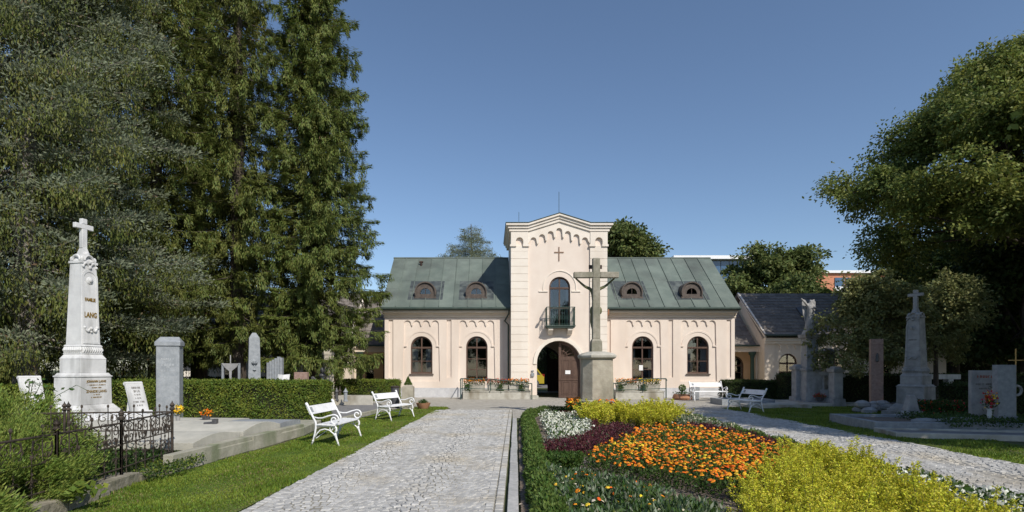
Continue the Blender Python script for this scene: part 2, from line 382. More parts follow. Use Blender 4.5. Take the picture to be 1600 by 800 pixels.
# kerbs
def kerb_line(name, pts, w, h, seg=1.0, m=kerb_m, z0=0, jit=.004):
    b = MB(); rg = random.Random(len(pts)*7+int(w*100))
    for (x0,y0),(x1,y1) in zip(pts[:-1], pts[1:]):
        L = math.hypot(x1-x0, y1-y0); n = max(1, round(L/seg)); dx, dy = (x1-x0)/L, (y1-y0)/L
        for i in range(n):
            a = i*L/n + .006; e = (i+1)*L/n - .006; zt = h + rg.uniform(-jit, jit); o = rg.uniform(-jit, jit)*1.5
            c = [(x0+dx*a-dy*(o), y0+dy*a+dx*o), (x0+dx*e-dy*o, y0+dy*e+dx*o), (x0+dx*e-dy*(w+o), y0+dy*e+dx*(w+o)), (x0+dx*a-dy*(w+o), y0+dy*a+dx*(w+o))]
            b.add([(p[0],p[1],z0) for p in c]+[(p[0],p[1],zt) for p in c], [(0,3,2,1),(4,5,6,7),(0,1,5,4),(1,2,6,5),(2,3,7,6),(3,0,4,7)])
    return b.build(name, m, bevel=.008)
farc = [(-.14+.047*19.2+.2+2.62-2.62*math.cos(a), 17.6+2.9*math.sin(a)) for a in [i*pi/12 for i in range(13)]]
kl = kerb_line('kerb', [pu(.17,4.2), pu(.17,11), pu(.17,17.6)], .13, .055, .9); tag(kl, kind='structure')
ka = kerb_line('kerb', [(x, y) for x, y in farc][::-1], .13, .05, .7); tag(ka, kind='structure')
# flower bed soil (bark mulch)
mulch_m = M_('bark_mulch', (.10,.075,.055), (.26,.21,.165), 22, .98, .9, 50, c3=(.20,.175,.15), streak=(1,1.5))
bed_poly = [pu(.2,4.0), pu(5.5,4.0)] + [pu(5.5,10)] + [(x, y) for x, y in farc[::-1]][0:] + [pu(.2,12)]
poly_sheet('flower_bed_soil', bed_poly, .045, mulch_m, kind='structure')

# mulch chips
q = scatter(bed_poly, 16000, rng, lambda q: np.clip(6/q[:,1],0,1)**1.5); n = len(q)
chips = cards(np.c_[q, np.full(n,.05)+rng.uniform(0,.01,n)], np.c_[rng.normal(size=(n,2)), rng.normal(0,.25,n)], rng.uniform(.02,.05,n), rng.uniform(.01,.022,n), rng, N=np.c_[rng.normal(0,.3,(n,2)), np.ones(n)])
chip_m = M_('bark_chips', (.17,.13,.10), (.32,.27,.22), 9, .95, island=.4)
tag(cloud('bark_mulch', [(chips,0)], chip_m), 'brown bark chips spread between the bedding plants', 'mulch', kind='stuff')

# ---------------------------------------------------------------- arches and bands
def arc(cx, cz, r, a0, a1, n=12): return [(cx+r*math.cos(a0+(a1-a0)*i/n), cz+r*math.sin(a0+(a1-a0)*i/n)) for i in range(n+1)]
def arch_loop(cx, w, z0, zt, n=14):          # door/window opening with round head
    r = w/2; return [(cx+r, z0)] + arc(cx, zt-r, r, 0, pi, n) + [(cx-r, z0)]
def frieze_top(x0, x1, n, zs, pw, drop, rr=None):
    """run of hanging arches from x1 back to x0, zs = springing height per arch; returns points right->left"""
    pts = []; p = (x1-x0)/n
    for i in range(n-1, -1, -1):
        a = x0+i*p + pw/2; e = x0+(i+1)*p - pw/2; r = (e-a)/2; z = zs[i]
        if i < n-1:
            zl = min(zs[i], zs[i+1]) - drop
            pts += [(e+pw*.85, zl+.07), (e+pw*.5, zl), (e+pw*.15, zl+.07)]
        pts += arc((a+e)/2, z, r, 0, pi, 8)
    return pts
def rect(x0, x1, z0, z1): return [(x0,z0),(x1,z0),(x1,z1),(x0,z1)]
def ring(cx, w, z0, zt, t):                   # archivolt band round an opening head
    r = w/2; zc = zt-r
    return [(cx+r+t, z0)] + arc(cx, zc, r+t, 0, pi, 14) + [(cx-r-t, z0), (cx-r, z0)] + arc(cx, zc, r, pi, 0, 14) + [(cx+r, z0)]

def arch_window(parent, cx, w, z0, zt, y, kind='window', curt='half', mats=None):
    fm = brown; r = w/2; zc = zt-r-.02; t = .075
    fr = MB(); out = arch_loop(cx, w-.01, z0+.005, zt-.005)
    holes = []; ztr = zc-.06
    # head: two quarter panes
    for sgn in (-1, 1):
        h = [(cx+sgn*t*.45, ztr+t*1.3)] + [(cx+sgn*x, z) for x, z in [( (r-t)*math.cos(a), zc+(r-t)*math.sin(a)) for a in [i*(pi/2-.08)/7 for i in range(8)]]]
        h = [(cx+sgn*t*.45, ztr+t*1.3), (cx+sgn*(r-t), ztr+t*1.3)] + h[1:]
        holes.append(h)
    if kind == 'window': rows = [z0+t, (z0+ztr)/2+.0, ztr]
    else: rows = [z0+t+.5, z0+.5+(ztr-z0-.5)/3, z0+.5+(ztr-z0-.5)*2/3, ztr]
    for i in range(len(rows)-1):
        for sgn in (-1, 1):
            xa, xb = sorted((cx+sgn*t*.5, cx+sgn*(r-t))); holes.append(rect(xa, xb, rows[i]+.02, rows[i+1]-.02))
    fr.ext([out]+holes, y, y+.07)
    fr.box(cx-r+.01, cx+r-.01, y-.02, y-.001, ztr+.01, ztr+t)
    if kind == 'door':
        for sgn in (-1, 1):
            xa, xb = sorted((cx+sgn*t*.7, cx+sgn*(r-t))); fr.box(xa, xb, y-.018, y-.001, z0+.1, z0+.46)
    f = fr.build('window' if kind == 'window' else 'door', fm, parent, bevel=.006)
    g_ = MB(); g_.ext([arch_loop(cx, w-.06, z0+.02, zt-.03)], y+.03, y+.034); g_.build('pane', glass, f)
    if kind == 'door':
        h = MB(); h.tube([(cx+.06,y-.05,z0+1.0),(cx+.06,y-.05,z0+1.1)], .012, 6); h.tube([(cx+.06,y-.001,z0+1.05),(cx+.06,y-.05,z0+1.05)], .01, 6); h.build('handle', gutter_m, f)
    if curt:
        n = 22; top = ztr-.02
        for side in (-1, 1):
            c = MB()
            wd = r*(.56 if curt == 'half' else .3); vs = []
            for i in range(n+1):
                x = cx+side*(r-.05 - wd*i/n*.98); yy = y+.16+.03*math.sin(i*1.9)
                vs += [(x, yy, z0+.04), (x, yy, top)]
            c.add(vs, [(2*i,2*i+2,2*i+3,2*i+1) for i in range(n)])
            c.build('curtain', curtain_m, f, recalc=False)
    return f

# ---------------------------------------------------------------- gatehouse
GH = thing('gatehouse', 'cream gatehouse with raised arched middle tower and green copper roof wings', 'building', (0,30,0))
def gpart(mb, name, mats, **k):
    o = mb.build(name, mats, GH, **k); o.location = (0,-30,0); return o
TX0, TX1, TC = 1.165, 6.41, 3.79
WY = 31.0                                         # wing wall plane (recessed level)
wins = [(-3.915,1.24,1.36,3.50,'window'), (-.765,1.22,.5,3.50,'door'), (8.69,1.22,.5,3.50,'door'), (11.84,1.24,1.36,3.50,'window')]
for (xa, xb, ws) in ((-6.0, TX0+.02, wins[:2]), (TX1-.02, 13.9, wins[2:])):
    wall = MB()
    wall.ext([rect(xa, xb, 0, 4.95)] + [arch_loop(c, w, z0, zt) for c, w, z0, zt, k in ws], WY, WY+.32)
    bays = [(c-1.05, c+1.05) for c, *_ in ws]; holes = []
    for (p, q_) in bays:
        n = 4; pts = frieze_top(p, q_, n, [4.20]*n, .13, .14); holes.append([(p, .93), (q_, .93)] + pts)
    xs = [xa+.22, (bays[0][1]+bays[1][0])/2-.13, xb-.46] if xa < 0 else [xa+.2, (bays[0][1]+bays[1][0])/2-.13, xb-.46]
    for x in xs: holes.append(rect(x, x+.26, 1.15, 4.42))
    wall.ext([rect(xa, xb, .56, 4.55)] + holes, WY-.075, WY-.0005)
    for c, w, z0, zt, k in ws:
        wall.ext([ring(c, w+.46, 2.97, zt+.23, .10)], WY-.025, WY-.0006)
        for s in (-1, 1):
            a, e = sorted((c+s*(w/2+.22), c+s*(w/2+.44))); wall.box(a, e, WY-.07, WY-.0007, 2.9, 2.97)
    wall.box(xa, xb, WY+7.1, WY+7.4, 0, 4.95)      # rear wall
    gx = (-6.0, -5.7) if xa < 0 else (13.6, 13.9)
    wall.ext([[(WY+.33,0),(WY+7.09,0),(WY+7.09,5.0),(34.6,8.45),(WY+.33,5.0)]], *gx, plane='yz')
    gpart(wall, 'wall', plaster)
    pl = MB(); pl.box(xa-.06 if xa < 0 else TX1+.03, TX0-.02 if xa < 0 else xb+.06, WY-.13, WY-.0008, 0, .555)
    gpart(pl, 'plinth', plinth_m, bevel=.01)
for i, (c, w, z0, zt, k) in enumerate(wins):
    arch_window(GH, c, w, z0, zt, WY+.1-30 if False else WY+.1, k, 'half' if k == 'window' else ('thin' if i == 2 else None)).location = (0,-30,0)
    if k == 'window':
        s = MB(); s.box(c-w/2-.07, c+w/2+.07, WY-.10, WY-.0009, z0-.06, z0-.002); gpart(s, 'sill', bronze_m)
for (xa, xb) in ((-5.6,1.0),(6.6,13.5)): rm = MB(); rm.box(xa, xb, WY+1.6, WY+1.65, .02, 4.8); gpart(rm, 'shade_partition', room_m)
# eaves cornice
cornice_m = M_('cornice_paint', (.70,.61,.50), (.76,.67,.56), 2, .9)
for (xa, xb) in ((-6.05, TX0-.03), (TX1+.03, 13.95)):
    co = MB()
    co.box(xa, xb, WY-.14, WY+.2, 4.56, 4.70); co.box(xa-.02, xb+.0, WY-.24, WY+.2, 4.703, 4.80); co.box(xa-.04, xb+.0, WY-.40, WY+.2, 4.803, 4.97)
    gpart(co, 'cornice', cornice_m, bevel=.01)

# roof: standing-seam copper, panels as islands, dark sheets round the dormers
EY, RY, EZ, RZ = 30.48, 34.6, 5.09, 8.65
def rz_at(y): return EZ + (RZ-EZ)*(y-EY)/(RY-EY)
dorm = [(-3.72,.60), (-.80,.60), (8.12,.60), (11.55,.60)]
slope = Vector((0, RY-EY, RZ-EZ)).normalized(); nrm = Vector((0, -(RZ-EZ), RY-EY)).normalized()
def sheet(b, x0, x1, ya, yb, off, mi=0, th=.02):
    vs = []
    for (x, y) in ((x0,ya),(x1,ya),(x1,yb),(x0,yb)):
        p = Vector((x, y, rz_at(y))); vs += [p+nrm*(off-th), p+nrm*off]
    b.add(vs, [(1,3,5,7),(0,6,4,2),(0,2,3,1),(2,4,5,3),(4,6,7,5),(6,0,1,7)], mi)
for (xa, xb) in ((-6.12, TX0-.01), (TX1+.01, 14.0)):
    rf = MB(); n = 9; p = (xb-xa)/n
    for i in range(n):
        x0, x1 = xa+i*p, xa+(i+1)*p
        ys = [EY, EY+1.45+.35*((i*5) % 3), RY]
        for ya, yb in zip(ys[:-1], ys[1:]): sheet(rf, x0+.004, x1-.004, ya+.004, yb-.004, .02)
        if i: sheet(rf, x0-.018, x0+.018, EY, RY, .062, th=.045)
        sheet(rf, x0, x1, EY-.001, RY, -.003, th=.1)
        # rear slope
        rf.add([(x0,RY,RZ),(x1,RY,RZ),(x1,2*RY-EY,EZ),(x0,2*RY-EY,EZ),(x0,RY,RZ-.1),(x1,RY,RZ-.1),(x1,2*RY-EY,EZ-.1),(x0,2*RY-EY,EZ-.1)], [(0,1,2,3),(4,7,6,5),(0,4,5,1),(1,5,6,2),(2,6,7,3),(3,7,4,0)])
    rf.tube([(xa-.02,RY,RZ+.03),(xb,RY,RZ+.03)], .055, 8)
    gpart(rf, 'roof', copper)
for (dx, wd) in dorm:
    dk = MB()
    for k, (a, e) in enumerate(((-1.0,-.62),(-.62,.62),(.62,1.0))):
        sheet(dk, dx+a, dx+e-.004, EY+.55, EY+2.05, .027 if k != 1 else .024, th=.006)
    for k in range(3): sheet(dk, dx-1.0, dx-.62, EY+.9+k*.33, EY+.93+k*.33, .038, th=.010); 
    for k in range(3): sheet(dk, dx+.62, dx+1.0, EY+.9+k*.33, EY+.93+k*.33, .038, th=.010)
    gpart(dk, 'roof_patch', copper_dark)
for (dx, wd) in dorm:
    yf = 31.18; z0 = rz_at(yf)+.01; h = .86; w = 1.08
    d = MB(); r = w/2
    o_ = [(dx+r, z0), (dx+r, z0+h-r)] + arc(dx, z0+h-r, r, 0, pi, 14)[1:] + [(dx-r, z0)]
    d.ext([o_, [(dx+.30, z0+.22), (dx+.30, z0+.26)] + arc(dx, z0+.26, .30, 0, pi, 10)[1:] + [(dx-.30, z0+.22)]], yf, yf+.1)
    # hood running back into the roof
    hood = [(dx+r*1.0, z0+.05)] + arc(dx, z0+h-r, r+.07, -.25, pi+.25, 16) + [(dx-r*1.0, z0+.05)]
    inner = [(dx-r*.99, z0+.05)] + arc(dx, z0+h-r, r+.005, pi+.2, -.2, 16) + [(dx+r*.99, z0+.05)]
    d.ext([hood+inner], yf-.09, yf+1.35)
    d.box(dx-r-.08, dx+r+.08, yf-.08, yf+.05, z0-.03, z0+.07)
    o = gpart(d, 'dormer', bronze_m)
    g_ = MB(); g_.box(dx-.32, dx+.32, yf+.07, yf+.075, z0+.2, z0+.58); g_.build('pane', glass, o)
    g_ = MB(); g_.box(dx-.014, dx+.014, yf+.02, yf+.06, z0+.22, z0+.56); g_.box(dx-.33, dx+.33, yf+.3, yf+.31, z0+.1, z0+.7); g_.build('bar_and_dark_backing', [darkbrown], o)  # bar, plus a dark sheet standing in for the unlit dormer inside
for (xa, xb) in ((-6.14, TX0-.04), (TX1+.04, 14.02)):
    gt = MB(); gt.tube([(xa,EY-.05,EZ-.06),(xb,EY-.05,EZ-.06)], .075, 10); gt.box(xa, xb, EY+.0, EY+.05, EZ-.17, EZ-.05)
    gpart(gt, 'gutter', gutter_m, smooth='auto')
dp = MB()
dp.tube([(TX0-.12,EY-.05,EZ-.1),(TX0-.12,EY-.05,EZ-.35),(TX0-.35,WY-.3,EZ-.75),(TX0-.14,WY-.2,EZ-.95),(TX0-.14,WY-.2,.1)], .045, 8)
gpart(dp, 'downpipe', gutter_m, smooth='auto')
dp = MB()
dp.tube([(TX1+.2,EY-.05,EZ-.1),(TX1+.2,EY-.05,EZ-.35),(TX1+.08,WY-.45,EZ-.6),(TX1+.10,WY-.3,EZ-.95),(TX1+.10,WY-.25,.1)], .045, 8)
gpart(dp, 'downpipe', [terracotta], smooth='auto')
pi_ = MB(); pi_.tube([(-4.3,33.9,rz_at(33.9)),(-4.3,33.9,rz_at(33.9)+.22)], .06, 8); pi_.tube([(-4.42,33.9,rz_at(33.9)+.24),(-4.18,33.9,rz_at(33.9)+.24)], .07, 8); gpart(pi_, 'vent_pipe', darkbrown)

# tower
TY = 30.0; tw = MB()
pane_x0, pane_x1 = 2.09, 5.49; AW, AT = 2.43, 3.18
upw = (3.83, 1.16, 3.95, 6.72)                 # upper window / balcony door
top = [(TX0,0),(TX1,0),(TX1,9.3),(pane_x1,9.3),(TC,9.9),(pane_x0,9.3),(TX0,9.3)]
tw.ext([top, arch_loop(TC, AW, .0, AT)[::-1] if False else [(TC+AW/2,.001)]+arc(TC,AT-AW/2,AW/2,0,pi,20)+[(TC-AW/2,.001)], arch_loop(*upw)], TY, TY+.42)
tw.box(TX0, TX0+.4, TY+.421, 34.6, 0, 9.25); tw.box(TX1-.4, TX1, TY+.421, 34.6, 0, 9.25); tw.box(TX0+.401, TX1-.401, 34.2, 34.6, 3.6, 9.25)
tw.box(TX0+.401, TX1-.401, TY+.421, 34.199, 3.55, 3.7)
# passage walls and rear arch
tw.box(TC-AW/2-.4, TC-AW/2-.1, TY+.421, 38.0, .01, 3.54); tw.box(TC+AW/2+.1, TC+AW/2+.4, TY+.421, 38.0, .01, 3.54)
tw.ext([rect(TX0, TX1, .01, 5.0), [(TC+AW/2,.011)]+arc(TC,AT-AW/2,AW/2,0,pi,20)+[(TC-AW/2,.011)]], 38.001, 38.4)
tw.box(TX0+.401, TX1-.401, 34.601, 38.0, 3.55, 3.7)
gpart(tw, 'tower_wall', plaster)
for (xa, xb) in ((TX0-.03, pane_x0), (pane_x1, TX1+.03)):
    qn = MB(); z = 0.02; k = 0
    qn.box(xa-.05, xb+.05, TY-.16, TY-.001, 0.0, .62)
    z = .62
    while z < 8.05:
        h = .416; qn.box(xa, xb, TY-.09, TY-.001, z+.012, min(z+h-.012, 8.1)); z += h
    qn.box(xa+.02, xb-.02, TY-.07, TY-.0015, .6, 8.1)
    # capital with small arch
    qn.box(xa+.0, xb-.0, TY-.09, TY-.001, 8.10, 8.42)
    qn.box(xa-.05, xa+.30, TY-.17, TY-.002, 8.36, 8.47); qn.box(xb-.30, xb+.05, TY-.17, TY-.002, 8.36, 8.47)
    c = (xa+xb)/2; r = .2
    qn.ext([[(xa, 8.472),(xa+.001,9.3),(xb-.001,9.3),(xb,8.472),(c+r,8.472)]+arc(c,8.66,r,0,pi,8)+[(c-r,8.472)]], TY-.16, TY-.0025)
    gpart(qn, 'corner_pier', plaster_white, bevel=.006)
fz = MB(); n = 7; zs = []
x0, x1 = pane_x0+.05, pane_x1-.05; p = (x1-x0)/n
for i in range(n):
    xc = x0+(i+.5)*p; zs.append(8.60 + .62*(1-abs(xc-TC)/1.7))
fr_pts = frieze_top(x0, x1, n, zs, .15, .22)
fz.ext([[(pane_x0+.001,9.25),(TC,9.88),(pane_x1-.001,9.25)] + [(pane_x1-.001, zs[-1]-.2)] + fr_pts + [(pane_x0+.001, zs[0]-.2)]], TY-.12, TY-.001)
gpart(fz, 'arched_frieze', plaster_white, bevel=.006)
ab = MB(); ab.ext([ring(TC, AW+.02, 1.9, AT+.01, .20)], TY-.06, TY-.0012)
gpart(ab, 'gate_moulding', plaster_white, bevel=.008); ab = MB()
ab.ext([ring(upw[0], upw[1]+.6, 5.95, upw[3]+.30, .05)], TY-.035, TY-.0013)
for s in (-1,1):
    a, e = sorted((upw[0]+s*.66, upw[0]+s*1.15)); ab.box(a+.0, e, TY-.05, TY-.0014, 5.88, 5.94)
gpart(ab, 'arch_moulding', plaster_white, bevel=.008)
def cornice_band(off0, off1, yf, grow):
    xs = [TX0-grow, pane_x0-.0, TC, pane_x1+.0, TX1+grow]
    zt = [9.50, 9.50, 10.03, 9.50, 9.50]
    up = [(x, z+off1) for x, z in zip(xs, zt)]; dn = [(x, z+off0) for x, z in zip(xs, zt)]
    return up + dn[::-1]
cn = MB(); cn.ext([cornice_band(-.32,-.16,0,.13)], TY-.2, TY+.4); cn.ext([cornice_band(-.158,-.02,0,.20)], TY-.27, TY+.4); cn.ext([cornice_band(-.018,.10,0,.30)], TY-.36, TY+.4)
for s, xx in ((-1,TX0),(1,TX1)):
    for (za, zb, gr) in ((9.18,9.34,.13),(9.342,9.48,.20),(9.482,9.6,.30)):
        a, e = sorted((xx-s*.2, xx+s*gr)); cn.box(a, e, TY+.401, 34.7, za, zb)
gpart(cn, 'tower_cornice', plaster_white, bevel=.012)
tr = MB(); tr.ext([cornice_band(.103,.135,0,.33)], TY-.39, 34.75)
gpart(tr, 'tower_roof', gutter_m)
lr = MB(); lr.tube([(TC,TY,10.15),(TC,TY,11.4)], .014, 5); gpart(lr, 'lightning_rod', gutter_m); lr = MB(); lr.tube([(1.6,TY+.4,9.6),(1.6,TY+.4,10.4)], .012, 5); lr.box(1.35,1.9,TY+.1,TY+.6,9.63,9.72); gpart(lr, 'lightning_rod', gutter_m)
cr = MB(); cr.box(TC-.03, TC+.03, TY-.03, TY-.001, 7.58, 8.36); cr.box(TC-.26, TC-.0305, TY-.03, TY-.001, 8.03, 8.09); cr.box(TC+.0305, TC+.26, TY-.03, TY-.001, 8.03, 8.09)
gpart(cr, 'wall_cross', M_('copper_cross', (.25,.16,.11), None, rough=.6))
arch_window(GH, *upw, TY+.12, 'window', 'thin').location = (0,-30,0)
lw = MB(); lw.box(TX0+.41, TX1-.41, TY+1.8, TY+1.85, 3.75, 9.1); gpart(lw, 'shade_partition', room_m)
# balcony
bl = MB(); bx0, bx1 = 3.02, 4.62
bl.box(bx0, bx1, TY-.62, TY-.001, 3.93, 4.0); bl.box(bx0+.04, bx1-.04, TY-.58, TY-.0011, 3.86, 3.929)
bal = gpart(bl, 'balcony', gutter_m, bevel=.01)
for x in (bx0+.14, bx1-.40):
    cb = MB(); cb.ext([[(TY-.0015,3.859),(TY-.5,3.859),(TY-.5,3.74),(TY-.36,3.70),(TY-.2,3.55),(TY-.0015,3.50)]], x, x+.26, plane='yz')
    cb.build('corbel', plaster_white, bal, bevel=.01)
rl = MB()
def rail_run(rl, a, e, n, z0, zt):
    a = Vector(a); e = Vector(e)
    for z, r in ((zt,.022),(zt-.1,.012),(z0+.06,.014)): rl.tube([a+Vector((0,0,z)), e+Vector((0,0,z))], r, 6)
    for i in range(n+1):
        p = a.lerp(e, i/n); rl.tube([p+Vector((0,0,z0)), p+Vector((0,0,zt))], .011, 5)
        if i < n:
            q1 = a.lerp(e, (i+.5)/n); d = (e-a)/n*.32
            rl.tube([q1+Vector((0,0,z0+.42))+d*math.cos(t)+Vector((0,0,.11*math.sin(t))) for t in [k*pi/4 for k in range(9)]], .009, 4)
rail_run(rl, (bx0+.04,TY-.58,0), (bx1-.04,TY-.58,0), 11, 4.0, 4.98)
rail_run(rl, (bx0+.04,TY-.58,0), (bx0+.04,TY-.02,0), 4, 4.0, 4.98); rail_run(rl, (bx1-.04,TY-.58,0), (bx1-.04,TY-.02,0), 4, 4.0, 4.98)
rl.build('railing', green_iron, bal)
# gate leaves
def gate_leaf(x0, x1, y, fan=True, mat=brown):
    g_ = MB(); holes = []; c = TC; r = AW/2-.03; zc = AT-AW/2
    a0, a1 = sorted((x0, x1)); s = 1 if x1 > x0 else -1
    wid = abs(x1-x0)
    outer = [(x0,.03),(x1,.03)] + [(c+s*r*math.cos(a), zc+r*math.sin(a)) for a in [i*(pi/2)/12 for i in range(13)]]
    outer[-1] = (x0, zc+r)
    zl = 2.33
    hole = [(x0+s*.16, zl)] + [(c+s*(r-.14)*math.cos(a), zc+(r-.14)*math.sin(a)) for a in [math.asin((zl-zc)/(r-.14))+i*((pi/2-.14)-math.asin((zl-zc)/(r-.14)))/9 for i in range(10)]]
    g_.ext([outer, hole], y, y+.07)
    for k in range(1, 4):
        a = k*pi/8; ln = r-.2
        g_.tube([(x0+s*.16, y+.03, zl), (c+s*max(.16,ln*math.cos(a)), y+.03, zl+(zc+ln-zl)*math.sin(a))], .022, 5)
    g_.tube([(x0+s*.16+s*.3*math.cos(t), y+.03, zl+.3*math.sin(t)) for t in [k*pi/12 for k in range(7)]], .03, 5)
    for (za, zb) in ((.2,.95),(1.15,2.15)):
        for (xa, xb) in ((.17,.62),(.70,1.08)):
            xx = sorted((x0+s*xa, x0+s*xb)); hh = rect(xx[0], xx[1], za, zb); hi = rect(xx[0]+.045, xx[1]-.045, za+.045, zb-.045)
            g_.ext([hh, hi], y-.022, y-.001)
            g_.box(xx[0]+.09, xx[1]-.09, y-.016, y-.0012, za+.09, zb-.09)
    g_.box(min(x0,x1), max(x0,x1)-.02, y-.03, y-.0013, 1.0, 1.09)
    return g_
gl = gpart(gate_leaf(TC+.02, TC+AW/2-.03, TY+.26), 'gate_leaf', brown)
pn = MB(); pn.box(TC+.38,TC+.66,TY+.215,TY+.225,1.35,1.55); pn.build('notice', paper_m, gl)
gpart(gate_leaf(4.02, TC+AW/2-.03, 38.08, mat=darkbrown), 'rear_gate_leaf', darkbrown)
ol = MB(); ol.box(TC-AW/2-.09, TC-AW/2-.02, TY+.5, TY+1.65, .03, 3.1)
gpart(ol, 'open_gate_leaf', darkbrown)
bx = MB(); bx.box(2.25,2.42,TY-.10,TY-.001,1.22,1.42); bx.box(2.27,2.40,TY-.08,TY-.001,1.5,1.56); gpart(bx, 'letter_box', granite_grey, bevel=.01)
cm = MB(); cm.tube([(2.75,TY-.001,4.3),(2.75,TY-.22,4.3)], .03, 6); cm.box(2.69,2.81,TY-.38,TY-.2,4.26,4.34); gpart(cm, 'wall_lamp', [granite_dark])
nt1 = MB(); nt1.box(8.5,8.72,WY+.07,WY+.078,1.55,1.85); gpart(nt1, 'notice', paper_m)
# ---------------------------------------------------------------- annexes
annex_plaster = M_('annex_plaster', (.74,.635,.52), (.78,.675,.57), 1.6, .9, .12, 40, c3=(.67,.57,.46), streak=(.25,.5))
ochre = M_('loggia_plaster', (.60,.40,.24), (.66,.46,.29), 2, .9)
def annex(sign, label):
    # mirrored about TC; local x measured from TC
    t = thing('annex_house', label, 'building', (TC, 35, 0))
    def X(x): return sign*x
    def bx(m, x0, x1, *r): a, e = sorted((X(x0), X(x1))); m.box(a, e, *r)
    A, E = (13.83, 25.5) if sign > 0 else (12.75, 22.5)          # gable edge and far end
    L0 = 10.12
    w = MB(); wins = [(A+1.55+2.55*0, 1.18, .85, 2.62), (A+4.6, 1.18, .85, 2.62), (A+7.65, 1.18, .85, 2.62)]
    loops = [[(X(p[0]), p[1]) for p in rect(A, E, 0, 3.6)]] + [[(X(c)+p[0], p[1]) for p in arch_loop(0, ww, z0, zt)] for c, ww, z0, zt in wins]
    w.ext(loops, 0, .3)
    holes = []
    for c, ww, z0, zt in wins: holes.append([(X(c)-.95,.7),(X(c)+.95,.7)] + frieze_top(X(c)-.95, X(c)+.95, 4, [3.02]*4, .12, .13))
    w.ext([[(X(p[0]), p[1]) for p in rect(A, E, .45, 3.4)]] + holes, -.06, -.0005)
    w.ext([[(.301,0),(6.4,0),(6.4,3.6),(3.3,6.5),(.301,3.7)]], *sorted((X(A), X(A+.3))), plane='yz')
    w.ext([[(.301,0),(6.4,0),(6.4,3.6),(3.3,6.5),(.301,3.7)]], *sorted((X(E-.3), X(E))), plane='yz')
    bx(w, A, E, 6.41, 6.7, 0, 3.6)
    w.build('wall', annex_plaster, t)
    c_ = MB(); bx(c_, A-.05, E, -.3, -.061, 3.405, 3.62); bx(c_, A-.02, E, -.18, -.0615, 3.25, 3.403)
    yv = [(-.5,3.62),(3.3,6.76),(3.3,7.0),(-.5,3.86)]
    c_.ext([yv], *sorted((X(A-.22), X(A-.1))), plane='yz'); c_.build('cornice', plaster_white, t)
    r = MB()
    n = 14; 
    for i in range(n):
        ya, yb = -.55+i*3.85/n, -.55+(i+1)*3.85/n+.03
        za, zb = 3.80+i*3.14/n, 3.80+(i+1)*3.14/n
        a, e = sorted((X(A-.25), X(E)))
        k = int((e-a)/.5)
        for j in range(k):
            xa = a+(e-a)*j/k; xb = a+(e-a)*(j+1)/k-.006
            r.add([(xa,ya,za+.03),(xb,ya,za+.03),(xb,yb,zb+.005),(xa,yb,zb+.005),(xa,ya,za-.02),(xb,ya,za-.02),(xb,yb,zb-.05),(xa,yb,zb-.05)], [(0,1,2,3),(4,7,6,5),(0,4,5,1),(1,5,6,2),(2,6,7,3),(3,7,4,0)])
    a, e = sorted((X(A-.25), X(E))); r.add([(a,3.31,6.96),(e,3.31,6.96),(e,7.1,3.6),(a,7.1,3.6),(a,3.31,6.8),(e,3.31,6.8),(e,7.1,3.45),(a,7.1,3.45)], [(0,1,2,3),(4,7,6,5),(0,4,5,1),(1,5,6,2),(2,6,7,3),(3,7,4,0)])
    # loggia roof
    for i in range(11):
        ya, yb = .45+i*.36, .45+(i+1)*.36+.03; za, zb = 3.2+i*.33, 3.2+(i+1)*.33
        a, e = sorted((X(L0), X(A-.26)))
        k = 7
        for j in range(k):
            xa = a+(e-a)*j/k; xb = a+(e-a)*(j+1)/k-.006
            r.add([(xa,ya,za+.03),(xb,ya,za+.03),(xb,yb,zb+.005),(xa,yb,zb+.005),(xa,ya,za-.02),(xb,ya,za-.02),(xb,yb,zb-.05),(xa,yb,zb-.05)], [(0,1,2,3),(4,7,6,5),(0,4,5,1),(1,5,6,2),(2,6,7,3),(3,7,4,0)])
    r.build('roof', slate, t)
    g_ = MB(); a, e = sorted((X(A-.2), X(E))); g_.tube([(a,-.6,3.76),(e,-.6,3.76)], .07, 8); a, e = sorted((X(L0), X(A-.1))); g_.tube([(a,.4,3.15),(e,.4,3.15)], .06, 8); g_.build('gutter', gutter_m, t)
    sky_ = MB(); yy = 1.5
    if sign > 0:
        sky_.ext([rect(X(A+3.0), X(A+4.3), 0, .1)], 0, 0.001)
        sky_.v = []; sky_.f = []; sky_.m = []
        xa, xb = A+3.0, A+4.1; ya, yb = .6, 1.7; z = lambda y: 3.80+(y+.55)*3.14/3.85+.05
        sky_.add([(xa,ya,z(ya)),(xb,ya,z(ya)),(xb,yb,z(yb)),(xa,yb,z(yb)),(xa,ya,z(ya)+.12),(xb,ya,z(ya)+.12),(xb,yb,z(yb)+.12),(xa,yb,z(yb)+.12)], [(0,3,2,1),(4,5,6,7),(0,1,5,4),(1,2,6,5),(2,3,7,6),(3,0,4,7)])
        sky_.build('skylight', granite_dark, t)
    for c, ww, z0, zt in wins:
        arch_window(t, X(c), ww, z0, zt, .1, 'window', None)
    p = MB(); bx(p, A+.3, E-.3, 1.5, 1.55, 0, 3.5); p.build('shade_partition', room_m, t)
    # loggia: beam, column, back wall with arches
    lg = MB(); bx(lg, L0+.0, A-.001, .62, .9, 2.75, 3.12)
    bx(lg, A-.10, A-.001, .905, 1.6, 0, 3.1); lg.build('beam', annex_plaster, t)
    bw = MB(); xs = [(L0+.9), (A-1.15)]
    bw.ext([[(X(q[0]), q[1]) for q in rect(L0, A-.101, 0, 3.2)]] + [[(X(c)+q[0], q[1]) for q in arch_loop(0, 1.2, .01, 2.5)] for c in xs], 1.6, 1.85)
    bw.build('loggia_wall', ochre, t)
